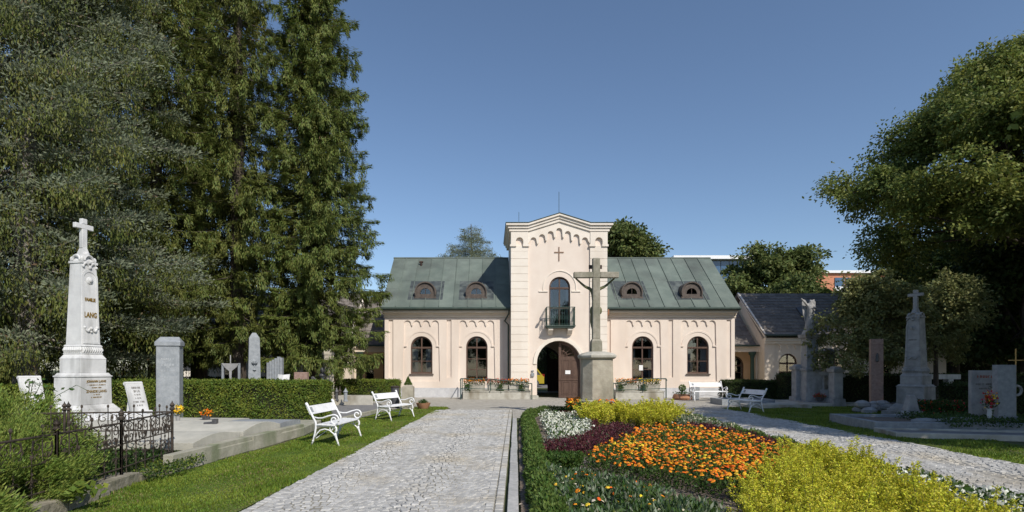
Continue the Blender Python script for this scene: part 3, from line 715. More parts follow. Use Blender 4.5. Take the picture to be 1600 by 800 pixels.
    for c in xs: arch_window(t, X(c), 1.2, .02, 2.5, 1.7, 'door', None)
    p = MB(); bx(p, L0, A-.1, 2.9, 2.95, 0, 3.3); p.build('shade_partition', room_m, t)
    cl = MB(); xc = X(A-.40); 
    cl.lathe([(.20,.0),(.20,.2),(.15,.26),(.13,.4),(.115,2.35),(.15,2.42),(.13,2.47),(.22,2.6),(.24,2.75)], 14, (xc,.75,0)); cl.build('column', green_iron, t, smooth='auto')
    return t
annex(1, 'low cream house with dark slate roof and skylight, right of the gatehouse')
annex(-1, 'low cream house with dark slate roof, left of the gatehouse behind the spruces')

# ---------------------------------------------------------------- platform, planters, railings in front of the side doors
def steps_and_rails(px0, px1, y0, y1, label_s, label_r, side):
    x0, x1 = WX(px0, y0), WX(px1, y0)
    s = MB(); s.box(x0, x1, y0, y1, 0, .40); s.box(x0-.02, x1+.02, y0-.025, y1, .403, .47)
    s.box(*( (x1+.021, x1+.45) if side < 0 else (x0-.45, x0-.021)), y0+.3, y1, 0, .2)
    tag(s.build('door_landing', concrete, bevel=.02), label_s, 'steps')
    return x0, x1
lx0, lx1 = steps_and_rails(723, 829, 28.9, 30.8, 'stained concrete landing under the flower boxes, left of the gate', '', -1)
rx0, rx1 = steps_and_rails(962, 1038, 28.9, 30.8, 'stained concrete landing under the flower boxes, right of the gate', '', 1)
def handrail(label, x0, x1, y, flip):
    r = MB(); xa, xb = (x0, x1) if not flip else (x1, x0)
    xm = xa + (xb-xa)*.42; e = .16 if not flip else -.16
    def P(x, z, yy=y): return (x, yy, z)
    r.tube([P(xa-e*.3, 1.02), P(xa, 1.12), P(xm, 1.10)], .028, 8); r.tube([P(xm,1.10), P(xb, .86)], .028, 8)
    r.tube([P(xa, .0), P(xa, 1.1)], .03, 8); r.tube([P(xb, .0), P(xb, .86)], .03, 8); r.tube([P(xm, .47), P(xm, 1.1)], .025, 8)
    r.tube([P(xa, .60), P(xb, .52)], .016, 6)
    r.tube([P(xa, 1.1), P(xa, 1.1, y+1.6)], .025, 8); r.tube([P(xa, 1.1, y+1.6), P(xa, .0, y+1.6)], .025, 8)
    tag(r.build('handrail', green_iron, smooth='auto'), label, 'railing')
handrail('green pipe handrail in front of the left side door, sloping down to the gate', lx0-.1, lx1+.06, 28.8, False)
handrail('green pipe handrail in front of the right side door with square end', rx0-.15, rx1+.06, 28.8, True)
def planter(label, x, y, z, w, seed, fl, grp='flower boxes on the landings'):
    t = thing('flower_box', label, 'planter', (x, y, z), 0, grp)
    b = MB(); b.fr(0,0,0,.3,w*.94,.26,w,.34); b.fr(0,0,.302,.33,w+.03,.37,w+.03,.37); b.build('box', concrete, t, bevel=.015)
    rg = np.random.default_rng(seed); n = 700
    P = np.c_[rg.uniform(-w/2,w/2,n), rg.normal(0,.11,n)-.03, .33+rg.random(n)**1.3*.26]
    hang = rg.random(n) < .28; P[hang,2] = .33 - rg.random(hang.sum())*.38; P[hang,1] = -.2 - rg.random(hang.sum())*.08; P[hang,0] = rg.choice([-.3*w,.12*w,.42*w])+rg.normal(0,.1,hang.sum())
    g1 = cards(P, rg.normal(size=(n,3))+[0,-.3,.2], rg.uniform(.05,.1,n), .04, rg)
    m = 170; Q = np.c_[rg.uniform(-w/2,w/2,m), rg.normal(-.05,.11,m), .45+rg.random(m)*.2]
    g2 = cards(Q, rg.normal(size=(m,3)), .07, .055, rg)
    cloud('flowers', [(g1,0),(g2,1)], [herb_leaf, fl], t)
y = 29.15
planter('pale flower box with red and orange geraniums, leftmost on the left landing', lx0+.62, y, .471, 1.15, 1, orange_petal)
planter('pale flower box with trailing leaves, middle of the left landing', lx0+1.85, y, .471, 1.15, 2, red_petal)
planter('pale flower box with yellowish blooms, nearest the gate on the left landing', lx0+3.0, y, .471, 1.1, 3, orange_petal)
planter('pale flower box with orange blooms, nearest the stone cross on the right landing', rx0+.62, y, .471, 1.1, 4, orange_petal)
planter('pale flower box with trailing plant, at the right end of the right landing', rx0+1.83, y, .471, 1.15, 5, yellow_petal)
planter('low flower box on the left end of the right landing behind the cross', rx0-.3, y+.9, .471, .8, 6, yellow_petal)

# ---------------------------------------------------------------- benches
def swirl(cx, cz, r0, r1, a0, a1, n=14): return [(cx+(r0+(r1-r0)*i/n)*math.cos(a0+(a1-a0)*i/n), cz+(r0+(r1-r0)*i/n)*math.sin(a0+(a1-a0)*i/n)) for i in range(n+1)]
def make_bench(label, cat_group):
    # length along local x, faces -y; back at +y
    t = thing('park_bench', label, 'bench', (0,0,0), 0, cat_group); Lh = .76
    seat = MB()
    for k, y in enumerate((-.20,-.10,.0,.10)): seat.box(-Lh, Lh, y-.044, y+.044, .425+.004*k*(1 if k < 3 else 1), .455+.004*k)
    seat.build('seat', white_paint, t, bevel=.006)
    bk = MB()
    # single broad board leaning back
    def bp(h): return .205+.20*(h-.45)/.42
    bk.add([(-Lh+.05,bp(.66),.66),(Lh-.05,bp(.66),.66),(Lh-.05,bp(.84),.84),(-Lh+.05,bp(.84),.84),(-Lh+.05,bp(.66)+.025,.655),(Lh-.05,bp(.66)+.025,.655),(Lh-.05,bp(.84)+.025,.835),(-Lh+.05,bp(.84)+.025,.835)],
           [(0,1,2,3),(4,7,6,5),(0,4,5,1),(1,5,6,2),(2,6,7,3),(3,7,4,0)])
    bo = bk.build('backrest', white_paint, t, bevel=.006)
    pt = MB(); pt.add([(-Lh+.14,bp(.71)-.006,.70),(-Lh+.25,bp(.71)-.006,.70),(-Lh+.25,bp(.81)-.006,.81),(-Lh+.14,bp(.81)-.006,.81),(-Lh+.14,bp(.71)-.0,.70),(-Lh+.25,bp(.71)-.0,.70),(-Lh+.25,bp(.81)-.0,.81),(-Lh+.14,bp(.81)-.0,.81)],
           [(0,1,2,3),(4,7,6,5),(0,4,5,1),(1,5,6,2),(2,6,7,3),(3,7,4,0)]); pt.build('name_plate', granite_grey, bo)
    for sx in (-1, 1):
        x = sx*(Lh-.06); f = MB()
        def T(pts, r): f.tube([(x, p[0], p[1]) for p in pts], r, 8)
        T([(.30,.0),(.255,.12),(.215,.28),(.195,.42),(.205,.5),(.29,.66),(.36,.80),(.385,.86),(.41,.885)], [.02,.018,.02,.024,.024,.023,.022,.028,.032])
        f.ball((x,.405,.885), .034, 8, 5)
        T([(-.31,.0),(-.27,.12),(-.235,.22),(-.225,.27)], [.018,.02,.026,.03]); f.ball((x,-.225,.235), .038, 8, 5); f.ball((x,-.29,.06),.024,6,4); f.ball((x,.262,.1),.026,6,4)
        T([(-.225,.27),(-.255,.33),(-.25,.385),(-.21,.42),(.0,.42),(.2,.43)], [.028,.024,.022,.022,.022,.022])
        T([(p[0], p[1]) for p in [(-.25,.16),(-.19,.26),(-.10,.33),(.0,.355),(.10,.33),(.17,.26),(.225,.16)]], .014)
        T([(.265,.61),(.15,.585),(.05,.59),(-.08,.635),(-.19,.66)] + swirl(-.20,.56,.10,.105,pi/2-.05,2.3*pi/2+.0,6)[1:] , .017)
        T(swirl(-.205,.55,.11,.03,pi*.62,pi*3.0,20), .015)
        T(swirl(-.15,.36,.055,.02,pi*1.0,-pi*1.1,14), .011)
        f.build('end_frame', white_paint, t, smooth=True)
    st = MB(); st.tube([(-Lh+.06,.19,.16),(0,.19,.28),(Lh-.06,.19,.16)], .009, 6); st.build('stretcher', white_paint, t)
    return t
def along(dx, dy): return math.atan2(dy, dx)
B1 = make_bench('white scrolled bench standing nearest on the left grass strip', 'white park benches')
# left benches face +x: local -y -> +x means rz = +90deg, local x -> +y
B1.location = (-3.44, 12.25, .012); B1.rotation_euler = (0,0,R(90-6))
copy_tree(B1, loc=(-3.10, 17.72, .012), rz=R(90-22), label='white scrolled bench on the left grass, in front of the black litter bin')
copy_tree(B1, loc=(9.72, 20.75, .012), rz=R(-90+8), label='white bench in the tree shade at the edge of the right path')
copy_tree(B1, loc=(10.95, 27.3, .016), rz=R(0), scale=(1.15,1.1,1.1), label='white bench against the gatehouse wall, beside the small box-ball planter')

# ---------------------------------------------------------------- text
def text_mesh(s, size, depth=.004, parent=None, mat=gold_ink, loc=(0,0,0), rot=(pi/2,0,0), name='inscription', bold=.0, sx=1.0):
    if isinstance(s, tuple):          # worn, unreadable line of lettering: short engraved strokes, word lengths only
        cells = []
        for k in s: cells += [1]*k + [0]
        rg = random.Random(sum(s)*31+int(size*1000)); b = MB(); n = len(cells)-1; w = size*.62; x = -n*w/2
        for i in range(n):
            if cells[i]:
                k = rg.choice((1,2,2)); st = size*.13
                for q in range(k): b.box(x+w*(.2+.42*q), x+w*(.2+.42*q)+st, -size*.33, size*.33*rg.uniform(.7,1), -depth, depth)
                zb = size*rg.choice((-.33,-.04,.2)); b.box(x+w*.2+st, x+w*.62, zb, zb+st, -depth, depth*.98)
            x += w
        o = b.build(name, mat, parent, loc); o.rotation_euler = rot; o.scale = (sx,1,1); return o
    cu = bpy.data.curves.new(name, 'FONT'); cu.body = s; cu.size = size; cu.align_x = 'CENTER'; cu.align_y = 'CENTER'; cu.extrude = depth; cu.offset = bold; cu.resolution_u = 3
    o = bpy.data.objects.new(name, cu); col.objects.link(o); dg = bpy.context.evaluated_depsgraph_get(); dg.update()
    me = bpy.data.meshes.new_from_object(o.evaluated_get(dg)); bpy.data.objects.remove(o)
    me.materials.clear(); me.materials.append(mat)
    o = bpy.data.objects.new(name, me); col.objects.link(o); o.parent = parent; o.location = loc; o.rotation_euler = rot; o.scale = (sx,1,1)
    return o

# ---------------------------------------------------------------- obelisk monuments
def obelisk(label, loc, rz, s, stone, lines_top, lines_base, ink, extra_base=None):
    # local front face is +x; total height about 5.26
    t = thing('obelisk_monument', label, 'monument', loc, rz); t.scale = (s*(1.16 if s < 1 else 1),s*(1.16 if s < 1 else 1),s)
    b = MB()
    b.fr(0,0,-.28,.10,1.55,1.55); b.fr(0,0,.103,.20,1.30,1.30); b.fr(0,0,.203,.30,1.18,1.18,1.12,1.12); b.fr(0,0,.30,.42,1.10,1.10,.92,.92)
    b.fr(0,0,.42,1.13,.88,.88,.86,.86); b.fr(0,0,1.13,1.17,.9,.9,.9,.9); b.fr(0,0,1.17,1.24,.86,.86,.78,.78)
    base = b.build('base', stone, t, bevel=.012)
    b = MB(); b.fr(0,0,1.24,1.60,.70,.70); b.fr(0,0,1.60,1.72,.72,.72,.58,.58); b.fr(0,0,1.723,1.76,.60,.60); b.build('die', stone, t, bevel=.01)
    # gadrooned collar
    c = MB(); n = 9
    for side in range(4):
        a = side*pi/2
        for k in range(n):
            u = -.275+.55*(k+.5)/n; x = .285*math.cos(a)-u*math.sin(a); y = .285*math.sin(a)+u*math.cos(a)
            c.tube([(x,y,1.762),(x+.015*math.cos(a)-.02*math.sin(a), y+.015*math.sin(a)+.02*math.cos(a),1.83),(x,y,1.91)], [.026,.042,.03], 6)
    c.fr(0,0,1.765,1.93,.55,.55); c.fr(0,0,1.932,1.97,.59,.59,.54,.54); c.build('collar', stone, t, smooth='auto')
    sh = MB(); zb, zt = 1.972, 4.08; wb, wt = .52, .40
    sh.fr(0,0,zb,zt,wb,wb,wt,wt); 
    shaft = sh.build('shaft', stone, t, bevel=.012)
    def fx(z): return (wb + (wt-wb)*(z-zb)/(zt-zb))/2
    # raised frame round an arched panel on the front
    lean = math.atan((wb-wt)/2/(zt-zb))
    p = MB(); W = .175
    outl = [(-W-.05, 2.0), (W+.05, 2.0), (W+.04, 3.72)] + [(0+(W+.04)*math.cos(a), 3.72+(W+.04)*math.sin(a)) for a in [k*pi/10 for k in range(1,10)]] + [(-W-.04, 3.72)]
    inl = [(-W, 2.06), (W, 2.06), (W-.01, 3.70)] + [((W-.01)*math.cos(a), 3.70+(W-.01)*math.sin(a)) for a in [k*pi/10 for k in range(1,10)]] + [(-W+.01, 3.70)]
    o_ = len(p.v); p.ext([outl, inl], 0, .012, plane='yz')
    p.v = [(fx(v[2])+v[0]+.001, v[1], v[2]) for v in p.v]
    # garland swags
    for (zc, w_, h_) in ((2.42,.17,.12),(4.0,.18,-.12)):
        for (ya, yb) in ((-w_,-.02),(.02,w_)):
            pts = []
            for k in range(9):
                u = k/8; y = ya+(yb-ya)*u; z = zc - h_*math.sin(pi*u)*.8 - (h_*.35 if 0 else 0)
                pts.append((fx(min(z,zt))+.015, y, z))
            p.tube(pts, [.012,.02,.026,.03,.032,.03,.026,.02,.012], 6)
        p.ball((fx(zc)+.02, 0, zc-.02), .045, 8, 5); p.ball((fx(zc)+.02, 0, zc-h_*.9), .032, 8, 5)
        for s_ in (-1,1): p.ball((fx(zc)+.015, s_*w_, zc), .035, 8, 5)
    p.ball((fx(3.64)+.0, 0, 3.64), .10, 14, 8, (.35,1,1)); p.ball((fx(3.64)+.03, .0, 3.65), .055, 10, 6, (.7,.8,1.1))
    p.build('carving', stone, shaft, smooth='auto')
    for (s_, z, sz, bd) in lines_top: text_mesh(s_, sz, .004, shaft, ink, (fx(z-sz*.4)+.004, 0, z), (pi/2-lean*0, 0, pi/2), bold=bd, sx=.68)
    for (s_, z, sz, bd) in lines_base: text_mesh(s_, sz, .003, base, ink, (.441, 0, z), (pi/2, 0, pi/2), bold=bd, sx=.9)
    # pediment with acroteria and cross
    c = MB(); c.fr(0,0,zt,zt+.06,.44,.44); c.fr(0,0,zt+.062,4.30,.38,.38,.24,.24); c.fr(0,0,4.30,4.52,.22,.22,.12,.10)
    for sx_ in (-1,1):
        for sy_ in (-1,1): c.ball((sx_*.165, sy_*.165, zt+.11), .05, 8, 6, (1,1,1.5))
    for k in range(4): a = k*pi/2; c.tube([(.23*math.cos(a)+.12*math.sin(q), .23*math.sin(a)+.12*math.sin(q)*1.0*0+ .0, zt+.12+.14*math.cos(q)) if False else (.19*math.cos(a)-.12*math.sin(a)*math.cos(q), .19*math.sin(a)+.12*math.cos(a)*math.cos(q), zt+.08+.13*math.sin(q)) for q in [j*pi/8 for j in range(9)]], .03, 6)
    c.ball((.10,0,4.33), .08, 8, 6)
    c.build('pediment', stone, t, smooth='auto')
    x = MB(); x.box(-.055,.055,-.07,.07,4.5,4.999); x.box(-.055,.055,-.07,.07,5.1309,5.27); x.box(-.05,.05,-.245,.245,5.0,5.13); x.build('cross', stone, t, bevel=.012)
    return t
Z0 = .30
obelisk('tall white marble obelisk monument with cross and gold FAMILIE LANG lettering', (-10.66, 14.25, Z0), R(-14), 1.0, marble,
        [('FAMILIE', 3.14, .125, .004), ('LANG', 2.74, .19, .006)],
        [('JOHANN LANG', 1.02, .085, .002), ((1,9,1,8,), .93, .04, .001), ((7,4,), .86, .04, .001), ('ZNAIDE LANG', .76, .095, .002), ((1,4,), .68, .05, .001), ((1,10,), .61, .045, .001)], gold_ink)
obelisk('grey weathered obelisk monument with cross standing in the shade on the right', (14.55, 18.6, .12), R(180+28), .80, marble_grey, [((6,), 3.14, .10, .002)], [], grey_ink)

# scroll tablets beside the white obelisk
def tablet(label, loc, rz, lines):
    t = thing('scroll_tablet', label, 'gravestone', loc, rz, 'white scroll tablets beside the obelisk')
    b = MB(); b.fr(0,0,0,.14,.62,.62); b.fr(0,0,.143,.22,.50,.54,.46,.50); b.build('base', marble, t, bevel=.012)
    s = MB()   # leaning sheet: profile in x-z, rolled at both ends, front to +x
    prof = [(.20,.24),(.14,.30),(.05,.62),(-.06,.98)]
    th = .05
    pts = [(a, z) for a, z in prof] + [(a-th, z-.01) for a, z in prof[::-1]]
    s.ext([[(p[0], p[1]) for p in pts]], -.24, .24); 
    s.tube([(.20,-.26,.26),(.20,.26,.26)], .045, 10); s.tube([(-.10,-.24,.98),(-.10,.24,.98)], .045, 10)
    s.add([(-.2,-.1,.22),(.1,-.1,.22),(.1,.1,.22),(-.2,.1,.22),(-.14,-.08,.8),(-.08,-.08,.8),(-.08,.08,.8),(-.14,.08,.8)], [(0,3,2,1),(4,5,6,7),(0,1,5,4),(1,2,6,5),(2,3,7,6),(3,0,4,7)])
    sh = s.build('tablet', marble, t, smooth='auto')
    for i, (tx, sz) in enumerate(lines):
        z = .88-.088*i; x = .05+(.62-z)*(.11/.36)
        text_mesh(tx, sz, .002, sh, grey_ink, (x+.012, 0, z), (pi/2-.29, 0, pi/2), bold=.001, sx=.9)
    return t
tablet('leaning white scroll tablet with grey lettering, right of the white obelisk', (-8.85, 13.6, Z0), R(-14), [((6,), .075),((4,), .08),((1,4,), .05),((1,4,), .05),((5,4,), .06),((1,4,), .05)])
tablet('leaning white scroll tablet half hidden by the juniper, left of the white obelisk', (-11.3, 13.4, Z0+.15), R(-22), [((5,), .075),((4,), .08),((1,4,), .05),((1,4,), .05)])

def pillar(label, loc, rz, w, d, h, stone, cap='gable', steps=0, text=None, ink=grey_ink, taper=1.0, extras=None):
    t = thing('grave_pillar', label, 'gravestone', loc, rz); z = 0
    b = MB()
    if steps:
        for k in range(steps): b.fr(0,0,z+.0015*k,z+.14,w*(1.9-.3*k),d*(1.9-.3*k),w*(1.8-.3*k),d*(1.8-.3*k)); z += .14
        b.build('base', stone, t, bevel=.012)
    s = MB(); s.fr(0,0,z+.001,h-.22,w,d,w*taper,d*taper); sh = s.build('shaft', stone, t, bevel=.012)
    c = MB(); W, D_ = w*taper, d*taper
    if cap == 'gable':
        c.fr(0,0,h-.219,h-.12,W+.06,D_+.06); c.add([(-W/2-.03,-D_/2-.03,h-.119),(W/2+.03,-D_/2-.03,h-.119),(W/2+.03,D_/2+.03,h-.119),(-W/2-.03,D_/2+.03,h-.119),(-W/2+.05,0,h+.03),(W/2-.05,0,h+.03)], [(0,3,2,1),(0,1,5,4),(2,3,4,5),(1,2,5),(3,0,4)])
    elif cap == 'pyramid': c.fr(0,0,h-.219,h,W,D_,W*.35,D_*.35)
    elif cap == 'flat': c.fr(0,0,h-.219,h,W,D_)
    c.build('cap', stone, t, bevel=.01)
    if text:
        for i, (tx, sz) in enumerate(text): text_mesh(tx, sz, .002, sh, ink, (0, -d/2*(1-(1-taper)*.5)-.004, h*.74-i*.16), (pi/2,0,0), bold=.001)
    if extras: extras(t, sh)
    return t
GY = lambda py, D: WZ(py, D)
pillar('blue grey granite pillar gravestone with gabled cap beside the white obelisk', (-8.6,14.6,Z0), R(14), .56,.34, GY(528,14.6)-Z0, granite_grey, text=[((6,), .09),((5,), .10),((4,1,4,), .055),((4,1,4,), .055)], ink=M_('faded_letters', (.42,.44,.46)))

# grave plot: platform, kerb stones and cover slabs on the left
pl_ = MB(); poly = [(-4.98,8.75),(-4.55,13.3),(-4.72,15.2),(-13.2,15.6),(-13.2,10.6),(-5.45,9.6)]
pl_.ext([poly], 0, .22, plane='xy'); tag(pl_.build('grave_plinth', mossy, bevel=.02), 'raised mossy stone bed carrying the cover slabs and the white obelisk', 'grave plot')
k = kerb_line('grave_kerb', [(-5.0,8.55),(-4.56,13.35)], .17, .30, 1.35, mossy, jit=.008); tag(k, 'long mossy stone kerb along the left grass strip under the cover slabs', 'kerb')
k = kerb_line('grave_kerb', [(-4.74,4.0),(-5.0,8.5)], .34, .15, .75, rubble, jit=.03); tag(k, 'low broken stone kerb under the iron fence beside the grass', 'kerb')
def cover(label, x0, x1, y0, y1, z, m, rz=R(5), rise=.10):
    t = MB(); n = 10; pr = [(y0, z)] + [(y0+(y1-y0)*i/n, z+.13+rise*math.sin(pi*i/n)) for i in range(n+1)] + [(y1, z)]
    cx, cy = x1, (y0+y1)/2; t.ext([[(p[0]-cy, p[1]) for p in pr]], x0-cx, 0, plane='yz')
    o = t.build('cover_slab', m, None, (cx, cy, 0), rz*-1, bevel=.015); tag(o, label, 'grave slab', 'stone cover slabs on the left graves'); return o
cover('pale arched cover slab nearest the iron fence', -8.6, -5.10, 9.45, 10.95, .225, slab_m, rise=.10)
cover('broad pale arched cover slab in the middle of the left grave plot', -8.9, -4.93, 11.0, 12.6, .245, slab_m, rise=.12)
cover('small dark grey cover slab at the end of the left grave plot', -6.3, -4.9, 12.68, 13.9, .222, granite_grey, rise=.03)
cover('plain pale slab in front of the hedge and the flower bowl', -9.0, -6.4, 12.68, 14.3, .222, slab_m, rise=.02)
lat = MB()     # white diamond lattice panel on the near grave
for i in range(9):
    lat.tube([(-.8+i*.18,0,0),(-.8+i*.18+.5,0,.5)], .012, 4); lat.tube([(-.8+i*.18+.5,0,0),(-.8+i*.18,0,.5)], .012, 4)
lat.box(-.85,1.2,-.01,.01,.0,.03); lat.box(-.85,1.2,-.01,.01,.49,.52)
lo = lat.build('grave_lattice', white_paint, None, (-9.55,12.9,.31), R(-10)); lo.rotation_euler = (R(-62),0,R(-10)); tag(lo, 'white diamond lattice panel lying before the white obelisk', 'lattice')

def bouquet(label, loc, r, h, pot, petal, seed, name='flower_bowl', n=120, potr=None, fs=.05):
    t = thing(name, label, 'flower pot', loc); p = MB(); q = potr or r*.7
    p.lathe([(q*.6,0),(q*.85,h*.25),(q,h*.5),(q*.95,h*.5),(q*.8,h*.42)], 12); p.build('pot', pot, t, smooth='auto')
    rg = np.random.default_rng(seed)
    P = unit(rg.normal(size=(n,3)))*r*rg.uniform(.6,1,(n,1)); P[:,2] = np.abs(P[:,2])*.7+h*.5
    m = 200; Q = unit(rg.normal(size=(m,3)))*r*rg.uniform(.3,.95,(m,1)); Q[:,2] = np.abs(Q[:,2])*.6+h*.42
    cloud('flowers', [(cards(Q, rg.normal(size=(m,3))+[0,0,.5], .07, .035, rg),0), (cards(P, rg.normal(size=(n,3)), fs, fs*.8, rg),1)], [herb_leaf, petal], t)
    return t
bouquet('orange flowers in a dark bowl on the slab before the hedge', (-7.1,13.6,.37), .17, .26, granite_dark, orange_petal, 11)
def vase(label, loc, petal, seed):
    t = thing('flower_vase', label, 'flower vase', loc); t.scale = (.65,.65,.75); p = MB(); p.lathe([(.07,0),(.075,.02),(.055,.05),(.07,.30),(.085,.34),(.07,.33)], 12); p.build('vase', marble_grey, t, smooth='auto')
    rg = np.random.default_rng(seed); n = 130; P = unit(rg.normal(size=(n,3)))*[.19,.19,.11]*rg.uniform(.7,1,(n,1))+[0,0,.5]
    m = 80; Q = rg.normal(size=(m,3))*[.06,.06,.07]+[0,0,.4]
    cloud('flowers', [(cards(Q, rg.normal(size=(m,3))+[0,0,1], .12, .03, rg),0),(cards(P, rg.normal(size=(n,3)), .07, .06, rg),1)], [herb_leaf, petal], t)
vase('grey vase of yellow flowers at the foot of the blue grey pillar', (WX(278,12.2), 12.2, .36), yellow_petal, 12)
lt = thing('grave_lantern', 'small dark metal ornament lying on the pale cover slab', 'lantern', (WX(331,11.6), 11.6, .43)); b = MB(); b.tube([(-.16,0,.04),(.05,0,.06)], .04, 8); b.build('lamp_body', granite_dark, lt); b = MB(); b.box(.02,.12,-.05,.05,.0,.15); b.build('lamp_foot', granite_dark, lt, bevel=.01)

# ---------------------------------------------------------------- wrought iron fence on the left
def fence_panel(label, a, e, z0, h, nb, rusty=False):
    t = thing('iron_fence', label, 'fence', (a[0], a[1], z0)); A = Vector((0,0,0)); E = Vector((e[0]-a[0], e[1]-a[1], 0)); L = E.length; d = E.normalized()
    def V(u, z): return d*u + Vector((0,0,z))
    for z, q in ((.12,.010),(h*.55,.010),(h*.93,.013)): r = MB(); r.tube([V(0,z), V(L,z)], q, 6); r.build('rail', black_iron, t)
    for u in (0, L):
        p = MB(); p.tube([V(u,-.12), V(u,h*.98)], .021, 8); p.lathe([(.03,h*.98),(.045,h*1.0),(.02,h*1.04),(.04,h*1.08),(.012,h*1.13),(.002,h*1.17)], 8, V(u,0)); p.lathe([(.045,.0),(.045,.05),(.03,.08)], 8, V(u,-.12)); p.build('post', black_iron, t)
    for i in range(nb):
        b = MB(); u = L*(i+.5)/nb; b.tube([V(u,.0), V(u,h*.64)], .007, 5); b.ball(V(u,h*.66), .018, 6, 4, (1,1,1.8)); b.ball(V(u,.34), .018, 6, 4)
        for sg in (-1,1): b.tube([V(u,.28)]+[V(u+sg*(.045+.035*math.cos(q)), .24+.04*math.sin(q)) for q in [k*pi/4 for k in range(7)]], .006, 4)
        b.build('baluster', black_iron, t)
    nn = max(1, round(L/.42))
    for i in range(nn):
        s = MB(); u = L*(i+.5)/nn; zc = h*.74; s.tube([V(u,h*.55), V(u,h*1.02)], .008, 5); s.ball(V(u,h*1.06), .02, 6, 4, (1,1,1.6))
        for sg in (-1,1):
            q1 = swirl(sg*.075, zc+.05, .07, .02, pi/2, pi/2-sg*pi*2.1, 14); s.tube([V(u,h*.93)]+[V(u+x, z) for x, z in q1], .0065, 4)
            q1 = swirl(sg*.06, zc-.07, .055, .015, -pi/2, -pi/2+sg*pi*2.0, 12); s.tube([V(u,h*.56)]+[V(u+x, z) for x, z in q1], .0065, 4)
            s.tube([V(u+sg*.13,zc+.12), V(u+sg*.15,zc), V(u+sg*.10,zc-.14)], .007, 4)
        s.build('scrollwork', black_iron, t)
    return t
F0, F1, F2, F3 = (-4.95,4.6), (-5.02,6.3), (-5.12,7.55), (-5.35,9.15)
g_lab = 'wrought iron fence panel '
fence_panel(g_lab+'nearest the camera, overgrown by juniper', F0, F1, .15, .80, 7)
fence_panel(g_lab+'between the two middle posts with ivy at its foot', F1, F2, .15, .80, 5)
fence_panel(g_lab+'ending at the tall corner post by the kerb', F2, F3, .15, .82, 6)
fence_panel(g_lab+'running back from the corner post towards the obelisk', F3, (-6.9,8.9), .18, .80, 7)
fence_panel(g_lab+'at the far left behind the juniper', (-6.95,8.88), (-8.5,8.6), .18, .80, 7)

# ---------------------------------------------------------------- litter bin, stone planter, bowl, gravestones left
t = thing('litter_bin', 'black slatted litter bin beside the stone planter pillar', 'litter bin', (-3.95,22.6,0)); b = MB(); b.lathe([(.17,.04),(.17,.86)], 18, jag=.04); b.build('body', granite_dark, t); b = MB(); b.lathe([(.19,.861),(.2,.9),(.12,.94)], 18); b.lathe([(.19,.0),(.19,.04)], 18); b.build('lid', black_iron, t)
t = thing('stone_planter', 'square weathered stone planter pillar with small cone conifer on top', 'planter', (-3.32,22.0,0)); b = MB(); b.fr(0,0,0,.93,.44,.44,.46,.46); b.fr(0,0,.932,.98,.42,.42,.3,.3); b.build('pillar', sandstone, t, bevel=.02)
rg = np.random.default_rng(8); n = 900; zz = rg.random(n)**1.3; a = rg.random(n)*2*pi; rr = .15*(1-zz)*rg.uniform(.7,1.1,n)
cloud('conifer', [(cards(np.c_[rr*np.cos(a), rr*np.sin(a), .98+zz*.32], np.c_[np.cos(a)*.5, np.sin(a)*.5, np.ones(n)], .05, .025, rg),0)], [box_leaf], t)
t = bouquet('brown terracotta bowl with green plants beside the stone planter', (-2.72,22.1,.012), .22, .5, terracotta, herb_leaf, 14, name='plant_bowl', potr=.30)
pillar('tall sandstone pillar gravestone with peaked cap behind the hedge, near the pink wall', (WX(513,24.5),24.5,0), R(30), .42,.32, GY(547,24.5), sandstone, steps=2)
def chalice_extra(t, sh):
    b = MB(); b.ball((.0,-.14,1.95), .09, 10, 6); b.lathe([(.02,1.55),(.07,1.6),(.02,1.66),(.03,1.8),(.11,1.86),(.12,1.9)], 10, (0,-.2,0)); b.build('carving', granite_grey, t)
pillar('tall grey granite obelisk gravestone with rounded top behind the hedge', (WX(397,22),22,0), R(28), .50,.42, GY(520,22), granite_grey, cap='pyramid', steps=2, taper=.8, extras=chalice_extra)
t = thing('chalice_monument', 'modern gravestone of grey steel posts carrying a stone chalice', 'gravestone', (WX(361,20),20,0))
for i, x in enumerate((-.30,.30,-.12,.12)):
    b = MB(); b.box(x-.035,x+.035,(-.03 if i < 2 else .15),(.03 if i < 2 else .21),0,(1.85 if i < 2 else 1.2)); b.build('post', granite_grey, t)
b = MB(); b.ext([[(-.32,1.84),(.32,1.84),(.22,1.7),(.05,1.56),(.03,1.2),(.10,1.12),(.10,1.0),(-.10,1.0),(-.10,1.12),(-.03,1.2),(-.05,1.56),(-.22,1.7)]], -.06, -.031); b.box(-.02,.02,-.05,-.035,1.841,2.15); b.build('chalice', marble_grey, t, bevel=.01)
t = thing('ribbed_gravestone', 'dark ribbed slab gravestone with slanting top behind the hedge', 'gravestone', (WX(430,22.5),22.5,0)); b = MB()
for i in range(6): b.box(-.32+i*.108,-.32+i*.108+.098,-.1,.1,0,1.9+.06*i-(i==5)*.1)
b.build('slab', granite_grey, t, bevel=.01)
t = thing('open_book_stone', 'small white open book gravestone just above the hedge', 'gravestone', (WX(444,18.6),18.6,0)); b = MB(); b.box(-.25,.25,-.15,.2,0,1.13); b.build('base', granite_dark, t); b = MB()
for s in (-1,1): b.add([(0,-.2,1.14),(s*.2,-.14,1.12),(s*.2,-.02,1.46),(0,-.08,1.44),(0,-.17,1.14),(s*.2,-.11,1.12),(s*.2,.01,1.46),(0,-.05,1.44)], [(0,1,2,3),(4,7,6,5),(0,4,5,1),(1,5,6,2),(2,6,7,3),(3,7,4,0)])
b.build('book', marble, t)
